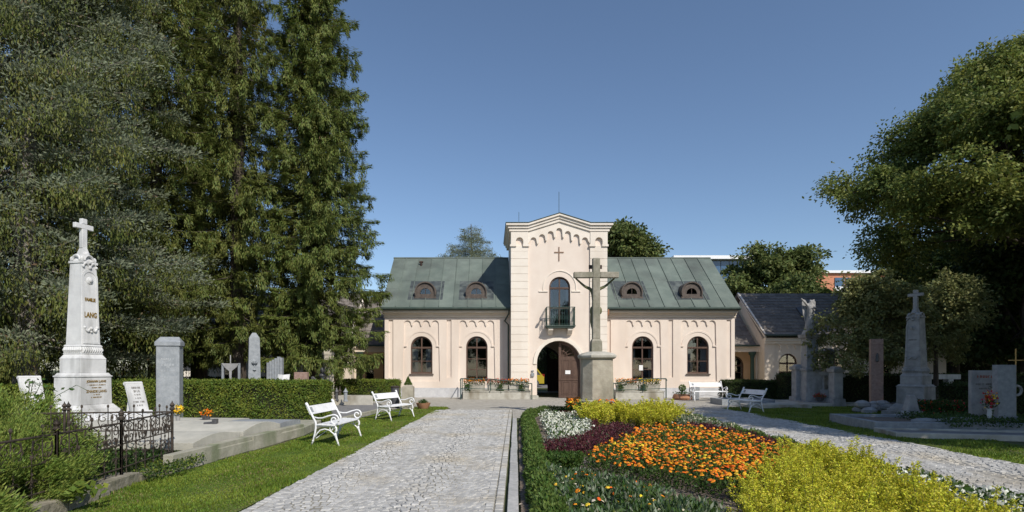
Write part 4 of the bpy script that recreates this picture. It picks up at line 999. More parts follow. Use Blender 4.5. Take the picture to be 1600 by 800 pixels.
t = thing('pink_gravestone', 'low pinkish granite block gravestone beyond the end of the hedge', 'gravestone', (WX(471,23),23,0)); b = MB(); b.box(-.28,.28,-.12,.12,.301,1.5); b.build('block', granite_red, t, bevel=.02); b = MB(); b.box(-.4,.4,-.25,.25,0,.3); b.build('base', granite_dark, t)
t = thing('dark_gravestone', 'small dark wavy gravestone beside the sandstone pillar', 'gravestone', (WX(497,23.4),23.4,0)); b = MB(); b.ext([[(-.28,0),(.22,0),(.22,.95),(.1,1.0),(-.05,1.15),(-.2,1.32),(-.28,1.3)]], -.08, .08); b.build('slab', granite_dark, t, bevel=.015)
t = thing('grave_statuette', 'small black bust figure on a stand beside the sandstone pillar', 'statuette', (WX(504,23.9),23.9,0)); b = MB(); b.lathe([(.09,0),(.07,.1),(.05,1.2),(.1,1.3)], 10); b.build('stand', granite_grey, t); b = MB(); b.ball((0,0,1.58), .11, 10, 8, (1,1,1.25)); b.lathe([(.18,1.31),(.15,1.4),(.06,1.46)], 10); b.build('bust', granite_dark, t, smooth=True)
t = thing('grave_vase', 'white square vase at the foot of the sandstone pillar', 'flower vase', (WX(507,19.8),19.8,0)); b = MB(); b.fr(0,0,0,.36,.14,.14,.17,.17); b.build('vase', marble, t, bevel=.01)
for i, (px, D, lab, r_) in enumerate(((526,24.5,'dark candle lantern right of the sandstone pillar',.1),(531,25,'tall black candle lantern beside the sandstone pillar',.09),(540,24,'blue grey candle lantern at the edge of the grave right of the sandstone pillar',.11))):
    t = thing('candle_lantern', lab, 'lantern', (WX(px,D),D,.2)); b = MB(); b.lathe([(r_,0),(r_,.05),(r_*.7,.08),(r_*.7,.38),(r_*1.05,.42),(r_*.4,.52),(.02,.58)], 8); b.build('body', [granite_dark, black_iron, granite_grey][i], t); b = MB(); b.lathe([(.02,.581),(.03,.6),(.02,.64)], 6); b.build('finial', black_iron, t)
# raised grave edge running to the forecourt
k = kerb_line('grave_kerb', [(-4.62,16.6),(-4.42,18.6),(-4.05,21.6)], .14, .12, 1.2, mossy); tag(k, 'low stone kerb between the asphalt side path and the second bench', 'kerb')
b = MB(); b.ext([[(-12,24.6),(-5.3,24.6),(-5.6,25.4),(-12,25.4)]], 0, .42, plane='xy'); tag(b.build('stone_ledge', concrete, bevel=.02), 'long low concrete ledge in front of the far left hedge', 'wall')

# ---------------------------------------------------------------- stone crucifix in the bed
CX, CY = 3.50, 18.0
t = thing('stone_crucifix', 'tall weathered stone crucifix on octagonal pedestal at the end of the flower bed', 'crucifix', (CX,CY,.04), R(0))
b = MB()
def chamf(w, c): h = w/2; return [(-h+c,-h),(h-c*.25,-h),(h,-h+c*.25),(h,h-c),(h-c,h),(-h+c,h),(-h,h-c),(-h,-h+c)]
def oct_stack(b, levels):
    vs = []; fs = []
    for (z, w, c) in levels: vs += [(p[0], p[1], z) for p in chamf(w, c)]
    m = len(levels)
    for i in range(m-1):
        for k in range(8): fs.append((i*8+k, i*8+(k+1)%8, (i+1)*8+(k+1)%8, (i+1)*8+k))
    fs.append(tuple(range(8))[::-1]); fs.append(tuple((m-1)*8+k for k in range(8))); b.add(vs, fs)
oct_stack(b, [(0,1.35,.2),(.3,1.35,.2),(.32,1.2,.2),(.60,1.2,.2)]); b.build('plinth', mossy, t, bevel=.02)
b = MB(); oct_stack(b, [(.603,.98,.28),(1.92,.94,.27)]); b.build('pedestal', sandstone, t, bevel=.012)
b = MB(); oct_stack(b, [(1.922,1.0,.28),(1.97,1.12,.3),(2.04,1.14,.3),(2.06,1.10,.3),(2.12,.9,.25),(2.17,.5,.12)]); b.build('pedestal_cap', concrete, t, bevel=.01)
b = MB(); b.fr(0,0,2.16,2.50,.36,.34,.35,.32); b.fr(0,0,2.50,2.60,.35,.32,.25,.22); b.fr(0,0,2.60,4.60,.25,.22,.235,.21); b.box(-.118,.118,-.105,.105,4.601,5.26)
b.box(-.74,-.119,-.10,.10,4.61,4.80); b.box(.119,.74,-.10,.10,4.61,4.80)
crossm = M_('cross_stone', (.25,.23,.18), (.37,.34,.28), 6, .92, .5, 25, c3=(.14,.15,.10), streak=(.5,2))
b.build('cross', crossm, t, bevel=.018)
b = MB(); b.box(-.22,.22,.106,.13,4.93,5.06); b.build('name_board', darkbrown, t)
def skin(name, pts, edges, rad, mat, parent, root=0, sub=2):
    me = bpy.data.meshes.new(name); me.from_pydata(pts, edges, []); o = bpy.data.objects.new(name, me); col.objects.link(o)
    m = o.modifiers.new('s', 'SKIN'); m.use_smooth_shade = True; sv = me.skin_vertices[0].data
    for i, r in enumerate(rad): sv[i].radius = (r, r) if not hasattr(r, '__len__') else r; sv[i].use_root = (i == root)
    s = o.modifiers.new('ss', 'SUBSURF'); s.levels = sub; s.render_levels = sub
    dg = bpy.context.evaluated_depsgraph_get(); dg.update(); m2 = bpy.data.meshes.new_from_object(o.evaluated_get(dg)); bpy.data.objects.remove(o)
    m2.materials.clear(); m2.materials.append(mat); m2.polygons.foreach_set('use_smooth', [True]*len(m2.polygons))
    o = bpy.data.objects.new(name, m2); col.objects.link(o); o.parent = parent; return o
verd = M_('verdigris_figure', (.10,.12,.06), (.20,.19,.10), 8, .7, .2)
yb = .20
P = [(0,yb,3.55),(0,yb,3.85),(0,yb+.02,4.12),(0,yb+.03,4.30),(.02,yb+.08,4.42),(.02,yb+.09,4.52),
     (.15,yb+.02,4.28),(.34,yb,4.36),(.56,yb-.02,4.55),(.66,yb-.03,4.64),
     (-.15,yb+.02,4.28),(-.34,yb,4.36),(-.56,yb-.02,4.55),(-.66,yb-.03,4.64),
     (.08,yb,3.5),(.10,yb+.10,3.15),(.05,yb,2.80),(.03,yb+.08,2.66),(-.08,yb,3.5),(-.08,yb+.12,3.15),(-.04,yb,2.80),(-.03,yb+.09,2.66)]
Eg = [(0,1),(1,2),(2,3),(3,4),(4,5),(2,6),(6,7),(7,8),(8,9),(2,10),(10,11),(11,12),(12,13),(0,14),(14,15),(15,16),(16,17),(0,18),(18,19),(19,20),(20,21)]
rd = [(.12,.09),(.10,.08),(.14,.09),(.055,.055),(.075,.085),(.06,.07),.06,.045,.032,.03,.06,.045,.032,.03,.085,.06,.04,.035,.085,.06,.04,.035]
fg = skin('figure', P, Eg, rd, verd, t)
b = MB(); b.lathe([(.15,3.42),(.17,3.5),(.16,3.62),(.13,3.68)], 14, (0,yb,0)); b.ball((.17,yb,3.55), .07, 8, 6, (1,1,1.8)); b.build('loincloth', verd, t, smooth=True)

# ---------------------------------------------------------------- right side graves
# angel group
AX, AY = WX(1266,25), 25.0
t = thing('angel_tomb', 'tall shaded stone tomb with angel statue and raised arm, right of the annex', 'monument', (AX,AY,0), R(0)); t.scale = (.82,.82,1)
b = MB(); b.fr(0,0,0,.18,1.5,1.4); b.fr(0,0,.182,1.55,.95,.85,.85,.78); b.fr(0,0,1.55,1.68,1.0,.9); b.fr(-.05,0,1.682,3.05,.66,.6,.60,.55); b.fr(-.05,0,3.052,3.22,.82,.75,.9,.82); b.fr(-.05,0,3.222,3.42,.62,.56,.46,.42); b.build('pedestal', marble_grey, t, bevel=.02)
b = MB(); b.lathe([(.26,3.42),(.28,3.5),(.24,3.75),(.19,4.0),(.16,4.15),(.17,4.35),(.15,4.5),(.10,4.58)], 20, (0,0,0), jag=-.08); b.build('robe', marble_grey, t, smooth=True)
P = [(0,0,4.2),(0,0,4.4),(0,-.01,4.58),(0,-.03,4.70),(0,-.05,4.82),(.16,0,4.56),(.22,-.14,4.38),(.12,-.25,4.45),(-.16,0,4.56),(-.36,-.08,4.70),(-.60,-.14,4.86)]
Eg = [(0,1),(1,2),(2,3),(3,4),(2,5),(5,6),(6,7),(2,8),(8,9),(9,10)]
skin('figure', P, Eg, [(.15,.12),(.12,.1),(.16,.11),.055,(.10,.11),.07,.055,.045,.07,.055,.04], marble_grey, t)
b = MB()
for s in (-1,1):
    w_ = [(.04*s,4.45),(.10*s,4.66),(.20*s,4.80),(.31*s,4.84),(.37*s,4.72),(.36*s,4.45),(.30*s,4.1),(.22*s,3.85),(.15*s,3.75),(.10*s,4.0)]
    b.ext([w_ if s > 0 else w_[::-1]], .13, .17); b.tube([(p[0], .15, p[1]) for p in w_[1:7]], .022, 5)
b.build('wings', marble_grey, t, bevel=.01)
b = MB(); b.box(.9,1.75,.1,.5,0,.9); b.box(.48,2.0,.05,.55,1.25,1.4); b.build('rear_wall', marble_grey, t)
def urn_pillar(label, x, y, h, w):
    t = thing('tomb_pillar', label, 'pillar', (x,y,0), 0, 'stone pillars round the angel tomb'); b = MB(); b.fr(0,0,0,.35,w*1.5,w*1.5,w*1.35,w*1.35); b.fr(0,0,.352,h-.25,w,w); b.fr(0,0,h-.248,h-.1,w*1.3,w*1.3,w*1.4,w*1.4); b.fr(0,0,h-.098,h,w*1.1,w*1.1,w*.6,w*.6); b.build('pillar', marble_grey, t, bevel=.015)
urn_pillar('short stone pillar standing left of the angel tomb', WX(1247,25.4), 25.4, 1.85, .40)
urn_pillar('short stone pillar with moulded cap standing right of the angel tomb', WX(1306,23.6), 23.6, 1.75, .38)
urn_pillar('taller stone pillar behind the balustrade of the angel tomb', WX(1292,25.6), 25.6, 2.6, .45)
t = thing('tomb_balustrade', 'low stone balustrade between the pillars of the angel tomb', 'balustrade', (WX(1291,24.6),24.6,0), R(-40)); b = MB(); b.box(-.45,.45,-.1,.1,.0,.7); b.build('base', marble_grey, t); b = MB(); b.box(-.5,.5,-.13,.13,1.35,1.5); b.build('rail', marble_grey, t)
for i in range(4): b = MB(); b.lathe([(.07,.702),(.03,.8),(.075,1.0),(.03,1.2),(.06,1.345)], 8, (-.33+i*.22,0,0)); b.build('baluster', marble_grey, t, smooth='auto')
bouquet('dark red flowers in a bowl at the foot of the angel tomb', (WX(1281,24.0),24.0,.2), .28, .4, granite_dark, red_petal, 21)
b = MB(); b.box(WX(1200,24),WX(1335,24),23.4,26.5,0,.14); tag(b.build('grave_plinth', concrete, bevel=.02), 'wide low stone step under the angel tomb', 'grave plot')
def curb_grave(label, x, y, w, d, rz, m=concrete, top=None, h=.2):
    t = thing('grave_surround', label, 'grave', (x,y,0), rz); b = MB()
    for (x0,x1,y0,y1) in ((-w/2,w/2,-d/2,-d/2+.14),(-w/2,w/2,d/2-.14,d/2),(-w/2,-w/2+.14,-d/2+.142,d/2-.142),(w/2-.14,w/2,-d/2+.142,d/2-.142)): b.box(x0,x1,y0,y1,0,h)
    b.build('kerb', m, t, bevel=.015); b = MB(); b.box(-w/2+.142,w/2-.142,-d/2+.142,d/2-.142,0,h*.7); b.build('infill', top or mulch_m, t)
    return t
curb_grave('flat grave with pale kerb behind the shaded bench', WX(1165,24.6), 25.0, 2.3, 1.6, R(-4), granite_grey, granite_grey, .28)
curb_grave('low grey grave surround between the shaded bench and the angel tomb', WX(1220,22.4), 22.9, 2.6, .9, R(-3), concrete, granite_grey, .16)
# pink granite obelisk
def px_extra(t, sh):
    b = MB(); b.lathe([(.02,-.15),(.06,-.1),(.05,.1),(.01,.2)], 8, (0,-.19,1.95)); b.build('lantern', granite_dark, t)
pillar('slim reddish granite pillar gravestone in the shade right of the angel tomb', (WX(1369,21),21.0,.1), R(-25), .40,.36, GY(534,21), granite_red, cap='flat', steps=0, extras=px_extra)
t = thing('rock_base', 'rough rockery of grey stones at the foot of the reddish pillar', 'rockery', (WX(1366,20.3),20.3,0)); b = MB(); rg_ = random.Random(4)
for i in range(16): b.ball((rg_.uniform(-.5,.5), rg_.uniform(-.3,.5), rg_.uniform(.0,.35)), rg_.uniform(.12,.25), 7, 5, (1.2,1,.7))
b.build('rocks', marble_grey, t)
# small tapered stone in front of the grey obelisk
t = thing('small_headstone', 'small tapering grey headstone in front of the grey obelisk', 'gravestone', (WX(1423,16.6),16.6,.1)); b = MB(); b.fr(0,0,0,.16,.75,.6,.68,.5); b.fr(0,0,.162,.26,.6,.45,.5,.36); b.fr(0,0,.262,.75,.36,.28,.16,.16); b.build('stone', marble_grey, t, bevel=.02)
# stone platform grave, right foreground
curb_grave('wide stone edged grave bed with ivy in the shade at the right edge', WX(1490,14.4)+.3, 15.2, 4.6, 2.6, R(-9), granite_grey, mulch_m, .26)
curb_grave('long low stone kerbed grave bordering the right grass strip', WX(1540,12.6), 13.0, 3.6, 1.2, R(-14), concrete, asphalt_m, .14)
t = thing('white_headstone', 'upright white marble headstone with red lettering beside the grey slab', 'gravestone', (WX(1536,15.2),15.2,.1), R(-8)); b = MB(); b.box(-.33,.33,-.07,.07,0,1.5); hs = b.build('slab', marble_grey, t, bevel=.012)
text_mesh((6,), .11, .002, hs, M_('red_letters', (.35,.07,.04)), (-.0,-.074,1.33), bold=.001); text_mesh((3,1,5,), .07, .002, hs, grey_ink, (0,-.074,1.12)); text_mesh((7,), .07, .002, hs, grey_ink, (0,-.074,1.0))
t = thing('grey_slab_stone', 'tall plain grey slab gravestone at the right edge', 'gravestone', (WX(1569,14.4),14.4,.1), R(-6)); b = MB(); b.box(-.22,.22,-.1,.1,.302,1.65); b.build('slab', granite_grey, t, bevel=.008); b = MB(); b.box(-.28,.24,-.13,.13,0,.3); b.build('base', granite_grey, t, bevel=.01)
t = thing('metal_cross', 'slender brass cross with a small wreath standing behind the grey slab', 'cross', (WX(1587,15.0),15.0,.1)); b = MB(); b.tube([(0,0,.0),(0,0,2.1)], .015, 6); b.tube([(-.2,0,1.78),(.2,0,1.78)], .015, 6); brass = M_('brass', (.35,.24,.10), None, rough=.4, metal=.8); b.build('cross', brass, t); b = MB(); b.tube([(.13*math.cos(a),-.03,.95+.13*math.sin(a)) for a in [k*pi/8 for k in range(17)]], .035, 6); b.build('wreath', marble_grey, t)
t = thing('flower_vase', 'pale grave vase with red and yellow flowers before the white headstone', 'flower vase', (WX(1546,14.3),14.3,.2)); t.scale = (.65,.65,.8); b = MB(); b.lathe([(.1,0),(.06,.06),(.05,.15),(.09,.3),(.07,.42),(.11,.5)], 12); b.build('vase', marble, t, smooth='auto')
rg = np.random.default_rng(31); n = 110; P = rg.normal(size=(n,3))*[.11,.11,.15]+[0.05,0,.82]; m = 80; Q = rg.normal(size=(m,3))*[.09,.09,.15]+[.03,0,.65]
cloud('flowers', [(cards(Q, rg.normal(size=(m,3))+[0,0,1], .14, .05, rg),0),(cards(P[:80], rg.normal(size=(80,3)), .09, .08, rg),1),(cards(P[80:], rg.normal(size=(30,3)), .08, .07, rg),2)], [ivy_leaf, red_petal, yellow_petal], t)
t = thing('stone_block', 'flat pale rock on the right grave bed', 'rock', (WX(1505,14.6),14.6,.18)); b = MB(); b.ball((0,0,.06), .5, 9, 6, (1.6,.6,.22)); b.ball((-.9,.1,.05), .3, 8, 5, (1.5,.8,.3)); b.build('rock', marble_grey, t)
t = thing('round_planter', 'rustic stone trough with a clipped box ball against the gatehouse wall', 'planter', (WX(1066,28.6),28.6,.016)); b = MB(); b.lathe([(.42,0),(.5,.1),(.44,.28),(.36,.28)], 14, jag=.06); b.build('trough', terracotta, t)
rg = np.random.default_rng(33); n = 800; P = unit(rg.normal(size=(n,3)))*.17+[0,0,.62]; Q = np.c_[rg.normal(0,.2,(200,2)), rg.uniform(.28,.42,200)]
cloud('plants', [(cards(P, rg.normal(size=(n,3)), .05, .03, rg),0),(cards(Q, rg.normal(size=(200,3)), .08, .04, rg),1)], [box_leaf, herb_leaf], t, extra=MB().tube([(0,0,.25),(0,0,.6)], .02, 6, 0))
t = thing('info_box', 'grey wooden crate standing against the wall beside the far right bench', 'box', (WX(1085,28.8),28.8,.016)); b = MB(); b.box(-.2,.2,-.15,.15,0,.4); b.box(-.22,.22,-.17,.17,.403,.66); b.build('body', granite_grey, t, bevel=.01)
t = thing('stone_table', 'pale low stone ledge seen behind the grey obelisk', 'ledge', (WX(1463,26),26,0)); b = MB(); b.box(-1.0,1.0,-.2,.2,1.15,1.38); b.box(.45,.7,-.15,.15,0,1.149); b.box(-.7,-.45,-.15,.15,0,1.149); b.build('ledge', marble, t)

# ---------------------------------------------------------------- beyond the cemetery
t = thing('glass_building', 'distant modern building with blue glass front and white flat roof', 'building', (WX(1115,80),84,0))
x0, x1 = WX(1057,80)-t.location.x, WX(1172,80)-t.location.x; zt = GY(404,80)
b = MB(); b.box(x0+.3,x1-.3,-3.6,4,0,zt-.2); b.build('wall', granite_grey, t); gl_m = M_('blue_glass', (.03,.07,.14), (.05,.11,.2), .3, .12, spec=.8)
n = 8
for i in range(n):
    for k in range(3):
        g_ = MB(); g_.box(x0+.35+i*(x1-x0-.7)/n, x0+.35+(i+1)*(x1-x0-.7)/n-.12, -3.7, -3.61, zt-2.9-k*3.0, zt-.3-k*3.0); g_.build('window', gl_m, t)
b = MB(); b.box(x0-.6,x1+.8,-4.6,4.5,zt-.15,zt+.35); b.build('roof', white_paint, t)
t = thing('orange_building', 'distant orange apartment building with balcony windows between the trees', 'building', (WX(1330,85),87,0)); b = MB(); b.box(-8,9,-2,4,0,GY(427,85)); b.build('wall', M_('orange_render', (.52,.21,.12), (.58,.25,.15), 1), t); b = MB(); b.box(-8.4,9.4,-2.4,4.4,GY(427,85)+.002,GY(423,85)); b.build('roof', white_paint, t)
for i in range(5):
    g_ = MB(); g_.box(-2.6+i*1.7,-1.1+i*1.7,-2.1,-2.01,GY(455,85),GY(434,85)); w_ = g_.build('window', gl_m, t)
    g_ = MB(); g_.box(-2.6+i*1.7,-1.1+i*1.7,-2.2,-2.11,GY(455,85)-.2,GY(448,85)-.0); g_.build('frame', white_paint, w_)
# yellow car seen through the gate
t = thing('parked_car', 'yellow car parked in the street, seen through the open gate', 'car', (2.75,50,0)); yel = M_('shade_dulled_yellow', (.42,.33,.03), None, rough=.35, spec=.5)  # paint dulled so the sunlit car reads as shaded
b = MB(); b.ext([[(-2.2,.3),(-2.25,.75),(-1.9,.95),(-1.2,1.05),(-.55,1.62),(1.5,1.66),(2.0,1.0),(2.12,.9),(2.12,.3)],[(-.95,1.08),(-.4,1.54),(.4,1.56),(.4,1.08)],[(.5,1.08),(.5,1.56),(1.4,1.58),(1.8,1.08)]], -.85, .85); b.build('body', yel, t, bevel=.05)
b = MB(); b.ext([[(-.95,1.07),(-.4,1.55),(1.42,1.59),(1.82,1.07)]], -.82, .82); b.build('window', granite_dark, t)
for x in (-1.4,1.35):
    for y in (-.8,.8): b = MB(); b.tube([(x,y-.1,.32),(x,y+.1,.32)], .32, 18); w_ = b.build('wheel', granite_dark, t); b = MB(); b.tube([(x,y-.12,.32),(x,y+.12,.32)], .18, 12); b.build('rim', granite_grey, w_)
for y in (-.7,.7): b = MB(); b.box(2.08,2.14,y-.12,y+.12,.85,1.15); b.build('tail_light', M_('red_lamp', (.4,.03,.02)), t)
# cemetery railing and street wall far left
t = thing('street_fence', 'dark iron street fence on a pale base far behind the left graves', 'fence', (-40,44,0)); b = MB(); b.box(0,33,-.15,.15,0,.5); b.build('base_wall', concrete, t); b = MB()
for z in (.7,1.9): b.tube([(0,0,z),(33,0,z)], .03, 4)
for i in range(150): b.tube([(i*.22,0,.5),(i*.22,0,2.05)], .016, 4)
b.build('bars', black_iron, t)
t = thing('street_house', 'pale house wall glimpsed behind the left spruces', 'building', (-30,70,0)); b = MB(); b.box(-14,10,0,8,0,5.2); b.build('wall', plaster_white, t); b = MB(); b.ext([[(-.8,5.2),(8.8,5.2),(4,8.8)]], -14.5, 10.5, plane='yz'); b.build('roof', terracotta, t)
for i in range(7): b = MB(); b.box(-12.5+i*3.1,-11.4+i*3.1,-.06,-.005,1.4,3.2); b.build('window', granite_dark, t)
t = thing('white_van', 'white van parked in the street behind the left fence', 'van', (-24.5,50,0)); b = MB(); b.ext([[(-2.4,.35),(-2.5,1.0),(-2.1,1.2),(-1.5,2.0),(-1.2,2.1),(2.4,2.1),(2.45,.35)]], -.9, .9); b.build('body', white_paint, t, bevel=.06)
b = MB(); b.ext([[(-1.95,1.22),(-1.45,1.9),(-.7,1.9),(-.7,1.22)]], -.92, -.901); b.build('window', granite_dark, t)
for x in (-1.5,1.5): b = MB(); b.tube([(x,-.95,.35),(x,-.7,.35)], .35, 16); b.build('wheel', granite_dark, t)
# ---------------------------------------------------------------- trees
def trunk_mb(pts, r, n=12): return MB().tube(pts, r, n)
def conifer_mesh(seed, h, R0, z0, style, dens, trunk_r, power=.75, branch_step=.55, droop=.38):
    rg = np.random.default_rng(seed); br = MB(); P_, D_, L_, W_, M2, N_ = [], [], [], [], [], []
    z = z0
    while z < h-.4:
        u = (z-z0)/(h-z0); L0 = R0*((1-u)**power)*(.55+.45*min(1, u*6+.35)) if style != 'column' else R0*min(1,(1-u)**power*1.15)
        nb = int(rg.integers(6,9)); a0 = rg.random()*2*pi
        for k in range(nb):
            a = a0+2*pi*k/nb+rg.normal(0,.22); L = max(.35, L0*rg.uniform(.68,1.12)); zb = z+rg.uniform(-.25,.25)
            ca, sa = math.cos(a), math.sin(a); dr = droop*rg.uniform(.7,1.35)
            def path(s): r = L*s; return r, -dr*L*s + dr*.55*L*s**2.6
            pts = []
            for s in (0,.3,.6,1):
                r, dz = path(s); pts.append((ca*r, sa*r, zb+dz))
            br.tube(pts, [.022+.006*L, .018+.004*L, .014, .005], 4)
            M = int(L*dens*rg.uniform(.75,1.2)); s = rg.random(M)**.62; r = L*s; dz = -dr*L*s+dr*.55*L*s**2.6
            spread = (.26*L*(1-s)+.16); t = rg.normal(0,1,M)*spread*.75
            if style == 'blue':
                front = math.cos(a-math.radians(-50)) > .8 and z < 17
                if front and rg.random() < .35: M = int(M*.5)
                nt_ = max(5, int(L*6.5)); cs = .18+.82*rg.random(nt_)**.7; sd = rg.choice([-1,1],nt_); ct = sd*np.abs(rg.normal(0,1,nt_))*(.30*L*(1-cs)+.12); cr = rg.uniform(.12,.26,nt_)
                j = rg.integers(0, nt_, M); s = cs[j]; r = L*s; dz = -dr*L*s+dr*.55*L*s**2.6; t = ct[j]
                q = rg.normal(size=(M,3))*cr[j][:,None]*[1,1,.5]; dirn = unit(q+np.array([ca*.2,sa*.2,.12]))
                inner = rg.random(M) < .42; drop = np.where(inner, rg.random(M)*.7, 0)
                P_.append(np.c_[ca*r-sa*t, sa*r+ca*t, zb+dz-.12*np.abs(t)]+q*np.where(inner,.7,1)[:,None]-np.c_[0*drop,0*drop,drop])
                dd = dirn+rg.normal(size=(M,3))*.35; dd[inner] = np.c_[rg.normal(0,.25,inner.sum()), rg.normal(0,.25,inner.sum()), -np.ones(inner.sum())]
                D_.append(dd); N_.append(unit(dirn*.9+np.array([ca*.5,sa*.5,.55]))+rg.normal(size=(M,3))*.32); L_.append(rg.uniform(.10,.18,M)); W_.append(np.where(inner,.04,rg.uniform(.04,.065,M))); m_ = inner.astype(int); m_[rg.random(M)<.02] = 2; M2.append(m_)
            else:
                ncur = max(3, int(L*4.0)); cs = rg.random(ncur)**.7; ct = rg.normal(0,1,ncur)*(.26*L*(1-cs)+.15)*.8; cl = rg.uniform(.3,1.15,ncur)*(1-.35*cs)
                j = rg.integers(0, ncur, M); d = rg.random(M)**.8
                s2 = cs[j]+rg.normal(0,.028,M); t2 = ct[j]*(1)+rg.normal(0,.065,M); drop = d*cl[j]
                r2 = L*s2; dz2 = -dr*L*s2+dr*.55*L*np.clip(s2,0,1.3)**2.6; flat = rg.random(M) < .35
                drop = np.where(flat, rg.random(M)*.12, drop); s3 = np.where(flat, s, s2); t3 = np.where(flat, t, t2); r3 = L*s3; dz3 = -dr*L*s3+dr*.55*L*np.clip(s3,0,1.3)**2.6
                P_.append(np.c_[ca*r3-sa*t3, sa*r3+ca*t3, zb+dz3-drop])
                hang = np.where(flat, -.15, -1.0); o_ = np.where(flat, .9, .28)
                D_.append(np.c_[ca*o_+rg.normal(0,.28,M), sa*o_+rg.normal(0,.28,M), hang+rg.normal(0,.15,M)])
                N_.append(np.c_[ca+.5*(-sa)*np.sign(t3)+rg.normal(0,.35,M), sa+.5*ca*np.sign(t3)+rg.normal(0,.35,M), np.where(flat,1.1,.35)+rg.normal(0,.3,M)]); L_.append(rg.uniform(.11,.23,M)); W_.append(rg.uniform(.030,.052,M))
                fresh = (s3 > (.72 if style == 'norway' else .5)) & (rg.random(M) < (.45 if style == 'norway' else .7)); mm = fresh.astype(int); 
                if z > h*.45: mm[rg.random(M) < .012] = 2
                M2.append(mm)
        z += branch_step*rg.uniform(.8,1.2)
    P = np.concatenate(P_); D = np.concatenate(D_); L = np.concatenate(L_); W = np.concatenate(W_); mi = np.concatenate(M2)
    return P, D, L, W, mi, br, rg, np.concatenate(N_)
def conifer(name, label, loc, h, R0, z0, style, dens, tr, seed, group=None, mats=None, bk=bark_dark, **kw):
    t = thing(name, label, 'tree', loc, 0, group); P, D, L, W, mi, br, rg, NV = conifer_mesh(seed, h, R0, z0, 'blue' if style == 'blue' else style, dens, tr, **kw)
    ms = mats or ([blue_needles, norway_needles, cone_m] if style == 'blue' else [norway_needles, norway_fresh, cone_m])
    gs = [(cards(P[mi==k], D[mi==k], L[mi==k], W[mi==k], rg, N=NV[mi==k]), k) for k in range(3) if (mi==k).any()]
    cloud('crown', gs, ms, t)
    tk = MB(); pts = [(0,0,-.05),(0,0,.4),(.03,0,2),(0,.05,h*.4),(.05,0,h*.75),(0,0,h)]; tk.tube(pts, [tr*1.5,tr*1.12,tr,tr*.72,tr*.35,.03], 14)
    o = len(tk.v); tk.v += br.v; tk.f += [tuple(i+o for i in f) for f in br.f]; tk.m += br.m
    tk.build('trunk', bk, t, smooth=True)
    return t
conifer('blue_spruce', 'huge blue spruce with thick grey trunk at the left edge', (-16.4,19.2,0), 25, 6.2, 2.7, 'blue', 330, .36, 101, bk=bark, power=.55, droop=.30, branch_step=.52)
NS = 'norway spruces on the left'
conifer('norway_spruce', 'tall dense spruce standing nearest the gatehouse, its green side against the sky', (-8.55,26.4,0), 27, 3.3, 2.5, 'column', 430, .28, 102, NS, power=.62, branch_step=.44)
conifer('norway_spruce', 'tall open spruce with drooping curtains of twigs, second from the gatehouse', (-11.9,25.6,0), 30, 3.4, 3.0, 'norway', 400, .36, 103, NS, power=.5, branch_step=.85)
conifer('norway_spruce', 'tall spruce in the middle of the left group, directly behind the chalice monument', (-15.0,28.0,0), 31, 3.5, 2.8, 'norway', 330, .38, 104, NS, power=.5, branch_step=.82)
conifer('norway_spruce', 'slimmer spruce standing between the blue spruce and the middle spruces', (-14.4,23.4,0), 28, 3.0, 3.0, 'norway', 330, .30, 110, NS, power=.5, branch_step=.85)
conifer('norway_spruce', 'dark spruce rising behind the blue spruce', (-18.6,25.0,0), 29, 4.4, 2.2, 'norway', 280, .38, 105, NS, power=.5, branch_step=.8)
conifer('norway_spruce', 'dark spruce behind the trunk of the blue spruce at the left edge', (-27.5,29,0), 28, 5.0, 1.8, 'norway', 130, .38, 106, NS, power=.5, branch_step=.75)
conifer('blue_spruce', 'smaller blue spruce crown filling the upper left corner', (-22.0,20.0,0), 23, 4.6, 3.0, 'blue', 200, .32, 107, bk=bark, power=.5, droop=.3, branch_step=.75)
conifer('blue_spruce', 'small bluish conifer rising behind the left roof', (WX(736,52),52,0), GY(350,52), 8.2, 3.0, 'blue', 260, .22, 108, power=.8, droop=.05, branch_step=.6, mats=[blue_needles, blue_needles, cone_m])

